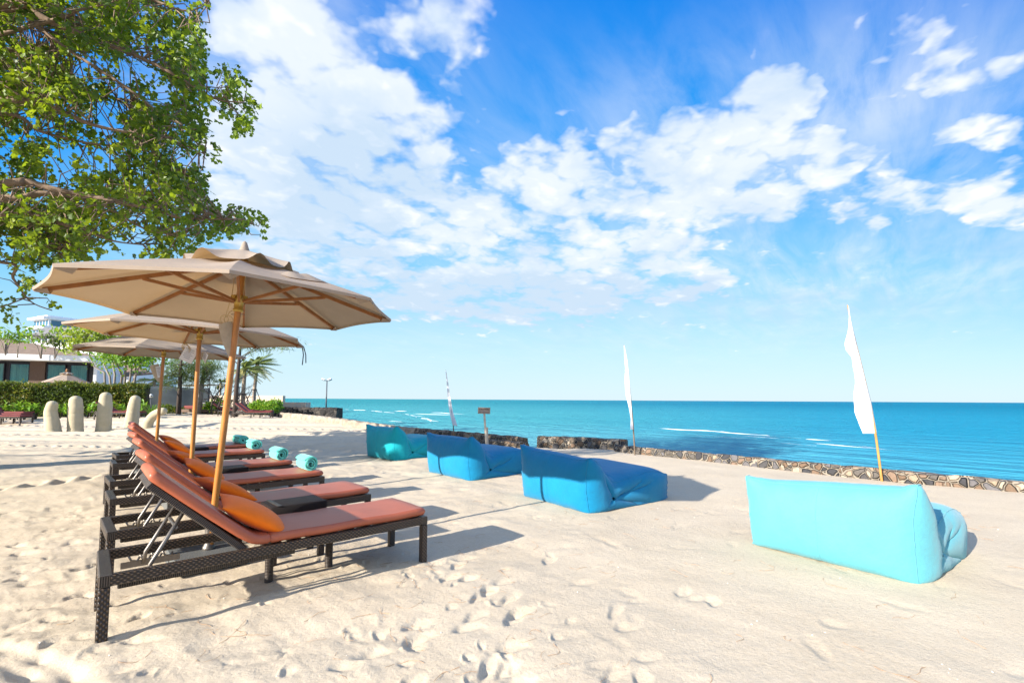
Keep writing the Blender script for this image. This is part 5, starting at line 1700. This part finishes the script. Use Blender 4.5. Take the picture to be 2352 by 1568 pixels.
casuarina([(456, 926), (462, 895), (466, 868), (471, 845), (475, 815)], 33, [(468, 842, 26, 22), (485, 838, 26, 20), (478, 858, 20, 20), (495, 842, 18, 16), (462, 862, 20, 18), (484, 868, 20, 10), (472, 828, 20, 12)], 'brownish casuarina with a pale leaning trunk beside the daybed', n=1700, bark=BARK_P, r0=.2, seed=2)
casuarina([(540, 928), (544, 880), (549, 830), (552, 800), (556, 774)], 28, [(632, 788, 46, 10), (660, 785, 26, 8), (602, 795, 30, 12), (585, 790, 26, 14), (575, 800, 20, 14), (645, 796, 16, 8), (560, 775, 30, 14)],
          'dark slender casuarina whose branch reaches right over the palms', n=650, r0=.15, seed=3,
          bare=[[(549, 836, 0), (565, 815, .2), (600, 797, .4), (640, 786, .5), (672, 783, .6)], [(545, 872, 0), (570, 862, .2), (590, 858, .3)], [(550, 822, 0), (575, 806, -.3), (600, 790, -.4)], [(544, 885, 0), (534, 900, 0), (528, 905, 0)], [(548, 838, 0), (536, 826, 0), (528, 818, 0)]])
# bare leafless shrub tree behind the front pole
b = gpx(503, 31.5); bt = thing('bare_tree', 'small leafless twiggy tree behind the daybed', 'tree', b)
rs = np.random.RandomState(9); tr = MB()
def twig(a, d, L_, r_, lv):
    e = a + d * L_; m_ = a.lerp(e, .5) + Vector(rs.normal(0, .06, 3)) * L_
    tr.tube([a, m_, e], [r_, r_ * .8, r_ * .55], 5)
    if lv > 0:
        for k in range(3):
            d2 = (d + Vector(rs.normal(0, .55, 3)) + Vector((0, 0, .08))).normalized(); twig(a.lerp(e, rs.uniform(.5, 1)), d2, L_ * rs.uniform(.55, .85), r_ * .55, lv - 1)
for k in range(3):
    twig(Vector((rs.uniform(-.4, .4), 0, -.1)), Vector((rs.uniform(-.5, .5), rs.uniform(-.3, .3), 1)).normalized(), 1.25, .055, 4)
tr.build('trunk', BARK_D, bt)

def palm(px_trunk, Y, label, nf=22, fl=1.7, seed=0, wind=.5, tr_r=.13, brace=True, zb=None):
    rs = np.random.RandomState(seed)
    b = gpx(px_trunk[0][0], Y) if zb is None else gpx(px_trunk[0][0], Y, zb)
    t = thing('coconut_palm', label, 'palm tree', b, 0, 'propped young coconut palms')
    P = [pt(x, y, Y) - b for x, y in px_trunk]; P[0].z = -.25
    MB().tube(P, [tr_r * (1.15 - .35 * i / (len(P) - 1)) for i in range(len(P))], 9).build('trunk', PALMBARK, t)
    top = P[-1]
    for k in range(nf):
        a = k * 2.399 + rs.uniform(-.2, .2); el = rs.uniform(-.5, 1.25)
        d = Vector((math.cos(a) * math.cos(el), math.sin(a) * math.cos(el), math.sin(el)))
        L_ = fl * rs.uniform(.75, 1.1); mb = MB(); pts_ = []
        for i in range(9):
            f = i / 8
            q = top + d * (L_ * f) + Vector((wind * f * f * .55, 0, -.75 * f * f * L_ * .5))
            pts_.append(q)
        mb.tube(pts_, [.022 - .017 * i / 8 for i in range(9)], 4)
        tt = [.3] * (9 * 4)
        for i in range(34):
            f = .12 + .86 * i / 33; x = f * 8; j = min(7, int(x)); q = pts_[j].lerp(pts_[j + 1], x - j)
            dd = (pts_[j + 1] - pts_[j]).normalized(); sidev = dd.cross(Vector((0, 0, 1)))
            if sidev.length < 1e-3: sidev = Vector((1, 0, 0))
            sidev.normalize()
            ll = .46 * fl / 1.7 * math.sin(f * math.pi * .85 + .35)
            for s_ in (-1, 1):
                tip = q + sidev * s_ * ll * .6 + dd * ll * .6 + Vector((wind * .12, 0, -.42 * ll))
                i0 = len(mb.v)
                w_ = dd * .015
                mid_ = q.lerp(tip, .5) + Vector((0, 0, .03))
                for v in (q - w_, q + w_, mid_ + w_, mid_ - w_, tip): mb.v.append(tuple(v))
                mb.face([i0, i0 + 1, i0 + 2, i0 + 3]); mb.face([i0 + 3, i0 + 2, i0 + 4])
        o = mb.build('frond', FROND, t)
        at = o.data.attributes.new('tint', 'FLOAT', 'FACE')
        val = .85 + .15 * rs.uniform() if (el < -.05 and rs.uniform() < .8) else rs.uniform(.2, .75)
        at.data.foreach_set('value', np.clip(val + rs.normal(0, .08, len(o.data.polygons)), 0, 1).astype(np.float32))
    if brace:
        zc = P[-1].z * .46
        for k in range(4):
            a = k * math.pi / 2 + .5
            MB().tube([(math.cos(a) * .8, math.sin(a) * .8, -.1), (math.cos(a) * .12, math.sin(a) * .12, zc)], .028, 5).build('prop_pole', DARKMETAL, t)
        MB().tube([Vector((math.cos(a) * (.17 + .02), math.sin(a) * .19, zc * .97)) for a in np.linspace(0, 2 * math.pi, 13)], .035, 5, False).build('prop_collar', BARK_D, t)
    return t
palm([(558, 930), (559, 900), (561, 872), (563, 848)], 32.5, 'shorter propped palm with dry straw-coloured fronds', nf=26, fl=1.35, seed=4, wind=.5)
palm([(583, 912), (585, 890), (588, 865), (591, 838)], 37.5, 'taller propped palm with fronds blown to the right', nf=26, fl=1.55, seed=8, wind=.9, zb=.45)
palm([(356, 925), (356, 900), (355, 875)], 40, 'yellowing palm beyond the mesh fence', nf=18, fl=1.5, seed=12, wind=.2, brace=False)
palm([(377, 925), (377, 905), (376, 885)], 43, 'small far palm with yellow drooping fronds beside the dark casuarina', nf=16, fl=1.5, seed=15, wind=.3, brace=False)
palm([(505, 925), (506, 900), (507, 878)], 44, 'thin far palm seen between the front and middle poles', nf=14, fl=.9, seed=17, wind=.2, tr_r=.10)

def shrub(px0, px1, py_top, Y, label, n, size, mat_, zb=None, dpt=1.0, seed=0):
    rs = np.random.RandomState(seed + 60)
    a, b = gpx(px0, Y), gpx(px1, Y); w = (b - a).length; h = zpx(py_top, (px0 + px1) / 2, Y) - a.z
    t = thing('shrub', label, 'shrub', ((a.x + b.x) / 2, a.y, a.z))
    C, nrm = clump_points(rs, n, (w / 2 * 1.05, dpt, h * .52), lobes=14)
    C[:, 2] = np.abs(C[:, 2] + h * .45)
    foliage('foliage', C, size, mat_, t, rs, droop=-.3, tint=np.clip(rs.normal(.5, .22, n), 0, 1))
    st = MB()
    for k in range(6):
        st.tube([(rs.uniform(-w * .3, w * .3), 0, -.1), (rs.uniform(-w * .35, w * .35), 0, h * .6)], [.03, .01], 5)
    st.build('stem', BARK_D, t)
    return t
shrub(568, 656, 906, 31.5, 'bright green rounded bush beside the far loungers', 3200, .17, LEAF_BRIGHT, seed=1)
shrub(462, 530, 912, 33.5, 'low bright green bush behind the raised lounger backs', 1700, .16, LEAF_BRIGHT, seed=2, dpt=.7)
shrub(535, 566, 914, 35, 'small dark bush between the palm trunk and the bright bush', 500, .15, LEAF_HEDGE, seed=3, dpt=.6)
shrub(462, 480, 905, 42, 'small square bright shrub above the terrace wall', 420, .15, LEAF_BRIGHT, seed=4, dpt=.5)
shrub(345, 440, 928, 33.5, 'dark low ground shrub at the foot of the mesh fence', 1300, .16, LEAF_HEDGE, seed=5, dpt=.6)
bx = gpx(566, 33.0)
pb_ = MB().box((0, 0, .22), (1.25, .5, .5)).build('planter_box', DARKMETAL, None, .02); pb_.location = bx
tag(pb_, 'dark planter box behind the far loungers', 'planter')

# ------------------------------------------------------------------ the big overhanging tree
rs = np.random.RandomState(101)
tb = Vector((-13.2, 6.2, 0))
bt_ = thing('overhanging_tree', 'large broad-leaved tree with long limbs reaching over the loungers from the left', 'tree', tb)
limbs_px = [
    ([(0, 23), (112, 52), (202, 89), (309, 129), (398, 173), (492, 225), (560, 232)], 7.6, 8.4, .060),
    ([(0, 28), (80, 50), (155, 117), (281, 197), (375, 262), (440, 300)], 7.8, 8.2, .045),
    ([(112, 47), (178, 21), (244, 14), (330, -20)], 7.7, 7.4, .035),
    ([(0, 241), (94, 248), (188, 281), (262, 300), (375, 323), (470, 347)], 7.4, 8.3, .050),
    ([(0, 255), (90, 300), (200, 330), (330, 345), (420, 390)], 7.9, 9.0, .035),
    ([(0, 424), (56, 417), (117, 436), (197, 450), (281, 464), (347, 476), (422, 497), (562, 506)], 7.6, 8.3, .062),
    ([(0, 455), (90, 453), (164, 452), (234, 478), (330, 520), (420, 545)], 7.9, 8.8, .060),
    ([(0, 487), (131, 511), (197, 534), (262, 553), (328, 562)], 8.2, 8.8, .050),
    ([(0, 483), (56, 530), (94, 558), (155, 577)], 8.6, 9.6, .045),
    ([(0, 600), (30, 640), (70, 690), (120, 715)], 8.6, 9.4, .035),
    ([(0, -60), (150, -40), (300, -10), (420, 20), (480, 10)], 7.4, 7.6, .05),
    ([(0, 120), (100, 150), (200, 210), (300, 230)], 8.8, 9.8, .05),
]
tr = MB(); SK = []
def smooth_path(P, m_):
    n = len(P); out = []
    for i in range(n - 1):
        p0, p1, p2, p3 = P[max(i - 1, 0)], P[i], P[i + 1], P[min(i + 2, n - 1)]
        for k in range(m_):
            t_ = k / m_
            out.append(.5 * ((2 * p1) + (p2 - p0) * t_ + (2 * p0 - 5 * p1 + 4 * p2 - p3) * t_ ** 2 + (3 * p1 - p0 - 3 * p2 + p3) * t_ ** 3))
    out.append(P[-1]); return out
forks = [Vector((.2, 0, 3.4)), Vector((.6, .2, 4.6)), Vector((.5, .5, 5.6))]
tr.tube(smooth_path([Vector((0, 0, -.3)), Vector((.1, 0, 1.6)), forks[0], forks[1], forks[2], Vector((.2, .3, 7.5))], 4), np.linspace(.42, .14, 21).tolist(), 12)
for (P, Y0, Y1, r0_) in limbs_px:
    W_ = [pt(x, y, (Y0 + (Y1 - Y0) * i / (len(P) - 1)) * .90) - tb + Vector((0, 0, float(rs.normal(0, .03)))) for i, (x, y) in enumerate(P)]
    f = min(forks, key=lambda q: abs(q.z + .3 - W_[0].z))
    path = smooth_path([f, f.lerp(W_[0], .5) + Vector((0, 0, -.12))] + W_, 5)
    n = len(path)
    tr.tube(path, [max(.010, r0_ * (1.25 - 1.15 * i / (n - 1))) for i in range(n)], 8)
    SK += path[6:]
# limbs reaching away from the view, over the sand to the left
OFF = []
for k in range(9):
    a = R(100 + k * 24); e = Vector((math.cos(a) * rs.uniform(2.2, 4.6), math.sin(a) * rs.uniform(2.2, 4.2), rs.uniform(4.0, 7.5)))
    f = forks[k % 3]; path = smooth_path([f, f.lerp(e, .5) + Vector((0, 0, .4)), e], 6)
    tr.tube(path, np.linspace(.10, .02, len(path)).tolist(), 6); OFF += path[4:]
# leaf sprays fill this outline (surveyed), spread over several metres of depth
POLY = np.array([(-260, -200), (470, -200), (498, -5), (452, 8), (470, 60), (500, 110), (520, 150), (556, 170), (572, 200), (604, 240), (575, 262), (568, 300), (545, 300), (505, 292), (500, 320), (508, 352), (480, 370), (488, 420), (470, 462), (520, 480), (560, 475), (590, 488), (612, 500), (596, 545), (540, 545), (470, 560), (430, 585), (330, 590), (232, 592), (190, 600), (110, 600), (80, 610), (100, 640), (152, 690), (110, 706), (70, 700), (40, 735), (-40, 745), (-260, 760)], float)
def inside(x, y):
    c = np.zeros(len(x), bool); j = len(POLY) - 1
    for i in range(len(POLY)):
        xi, yi = POLY[i]; xj, yj = POLY[j]
        k = ((yi > y) != (yj > y)) & (x < (xj - xi) * (y - yi) / (yj - yi + 1e-9) + xi); c ^= k; j = i
    return c
n0 = 32000
x = rs.uniform(-250, 620, n0); y = rs.uniform(-190, 745, n0)
ok = inside(x, y)
dens_ = .43 + 1.25 * fbm(x * .012, y * .014, 91, 3) + .12 * (x < 420)
edge_thin = np.where((x > 470) | ((y > 600)), .48, 0)
for (hx_, hy_, hr) in ((40, 70, 55), (60, 195, 36), (110, 385, 50), (20, 335, 40), (300, 560, 50), (420, 400, 40), (150, 250, 30), (395, 300, 30), (70, 540, 30), (230, 120, 26), (330, 420, 30), (-60, 300, 60)):
    edge_thin = edge_thin + .5 * np.exp(-((x - hx_) ** 2 + (y - hy_) ** 2) / hr ** 2)
ok &= rs.uniform(0, 1, n0) < np.clip(dens_ - edge_thin, .05, 1)
x, y = x[ok], y[ok]
Yd_ = 8.7 + rs.normal(0, 1.35, len(x)) + .0006 * y
Yd_ = np.clip(Yd_, 6.5, 11.5)
CP = np.array([pt(a, b_, c_)[:] for a, b_, c_ in zip(x, y, Yd_)]) - np.array(tb[:])
OFFc = np.concatenate([np.array(q[:]) + rs.normal(0, .55, (26, 3)) for q in OFF])
SKA = np.array([q[:] for q in SK]); OFA = np.array([q[:] for q in OFF])
tw = MB()
def spray(c, A, leafs, k_):
    d = ((A - c) ** 2).sum(1); j = int(np.argmin(d + rs.uniform(0, .5, len(A)))); a = Vector(A[j]); e = Vector(c)
    return a, e
LV, LT = [], []
def add_spray(c, toward, nl, s, lit):
    """a drooping compound spray: leaflets in a hand, one common stalk"""
    base = rs.normal(0, 1, 3); base[2] = -abs(base[2]) * .5; base /= np.linalg.norm(base)
    for q in range(nl):
        d = base + rs.normal(0, .55, 3) + np.array([0, 0, -.28]); d /= np.linalg.norm(d)
        o_ = c + rs.normal(0, .045, 3)
        w = np.cross(d, rs.normal(0, 1, 3) + np.array([0, 0, .8])); w /= np.linalg.norm(w) + 1e-9
        nn = np.cross(w, d); l = s * rs.uniform(.65, 1.25); bend = rs.uniform(.05, .22)
        for (f_, g_) in ((0, 0), (.22, .40), (.40, .17), (.66, .36), (1.0, 0), (.66, -.36), (.40, -.17), (.22, -.40)):
            LV.append(o_ + d * l * f_ + w * l * g_ - nn * l * (bend * f_ * f_ + .25 * abs(g_)))
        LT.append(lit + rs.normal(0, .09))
for i, c in enumerate(CP):
    a, e = spray(c, SKA, None, i)
    if (a - e).length < 1.0 and i % 2 == 0:
        m_ = a.lerp(e, .5) + Vector(rs.normal(0, .08, 3))
        tw.tube([a, m_, e], [.011, .008, .004], 4, False)
    lit = float(np.clip(.36 + 1.5 * vnoise(np.array([c[0] * 1.1]), np.array([c[2] * 1.1 + c[1]]), 23)[0], .05, .95))  # sunlit and shaded patches of the crown put into the leaf tint
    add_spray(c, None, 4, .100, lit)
for i, c in enumerate(OFFc):
    if c[2] < 2.6: continue
    add_spray(c, None, 5, .26, .4)
# crown on the sunward side, out of view, whose shade falls on the limbs in view
qn = 480
L_ = rs.normal(0, 1, (16, 3)) * np.array([1.2, 1.0, 1.0]); kk = rs.randint(0, 16, qn)
SUNC = np.array([3.6, -1.6, 6.4]) + L_[kk] + rs.normal(0, .34, (qn, 3))
for c in SUNC:
    w_ = c + np.array(tb[:])
    if w_[0] / max(w_[1], .1) > -1.22 or w_[1] < 2.2: continue
    add_spray(c, None, 5, .20, .4)
tr.build('trunk', BARK, bt_)
tw.build('twigs', BARK, bt_)
LV = np.array(LV).reshape(-1, 3)
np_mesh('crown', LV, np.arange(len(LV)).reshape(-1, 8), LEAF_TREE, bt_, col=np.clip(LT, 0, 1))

# ------------------------------------------------------------------ dry stems and bits strewn on the sand
rs = np.random.RandomState(55)
STEMM = mat('dry_reddish_stem', (.42, .24, .12), .8, .2, var=.3, vscale=2)
mb = MB()
pos, kind_ = [], []
for k in range(300):
    if k < 210: x_, y_ = rs.uniform(-1.6, 5.5), 1.55 + 5.0 * rs.uniform(0, 1) ** 1.6
    else: x_, y_ = rs.uniform(-3.0, .3), rs.uniform(1.8, 4.5)
    L_ = rs.uniform(.06, .30); a = rs.uniform(0, 6.28); cur = rs.normal(0, 2.2); P = []
    xx, yy = x_, y_
    for i in range(8):
        P.append((xx, yy)); a += cur * .12 + rs.normal(0, .22); xx += math.cos(a) * L_ / 8; yy += math.sin(a) * L_ / 8
    pos.append(P)
flat = np.array(pos).reshape(-1, 2)
from mathutils.bvhtree import BVHTree
nearv = np.where((np.hypot(SXf, SYf) < 9))[0]
def z_lookup(xy):
    a = np.arctan2(xy[:, 0], xy[:, 1]); r_ = np.hypot(xy[:, 0], xy[:, 1])
    ia = np.clip(np.searchsorted(ang, a) - 1, 0, len(ang) - 2); ir = np.clip(np.searchsorted(rad, r_) - 1, 0, len(rad) - 2)
    fa = (a - ang[ia]) / (ang[ia + 1] - ang[ia]); fr_ = (r_ - rad[ir]) / (rad[ir + 1] - rad[ir])
    Zg = SZ.reshape(len(ang), len(rad))
    return (Zg[ia, ir] * (1 - fa) * (1 - fr_) + Zg[ia + 1, ir] * fa * (1 - fr_) + Zg[ia, ir + 1] * (1 - fa) * fr_ + Zg[ia + 1, ir + 1] * fa * fr_)
zf = z_lookup(flat).reshape(len(pos), 8)
for P, zr in zip(pos, zf):
    mb.tube([(a, b_, z + .003 + .004 * math.sin(i)) for i, ((a, b_), z) in enumerate(zip(P, zr))], rs.uniform(.0007, .0013), 4, False)
tag(mb.build('dry_stems', STEMM), 'thin reddish dry stems scattered over the sand', 'dry stems', kind='stuff')
SHELL = mat('shell_bits', (.7, .68, .62), .6, .3)
mb = MB(); q_ = np.stack([rs.uniform(-2.6, 5.5, 120), 1.5 + 5 * rs.uniform(0, 1, 120) ** 1.5], 1); zq = z_lookup(q_)
for (a, b_), z in zip(q_, zq):
    s_ = rs.uniform(.002, .005); mb.box((a, b_, z + s_ * .2), (s_ * 2, s_ * 1.4, s_), Euler((rs.uniform(0, 1), rs.uniform(0, 1), rs.uniform(0, 3))))
tag(mb.build('shell_bits', SHELL), 'tiny pale shell bits on the sand', 'shells', kind='stuff')
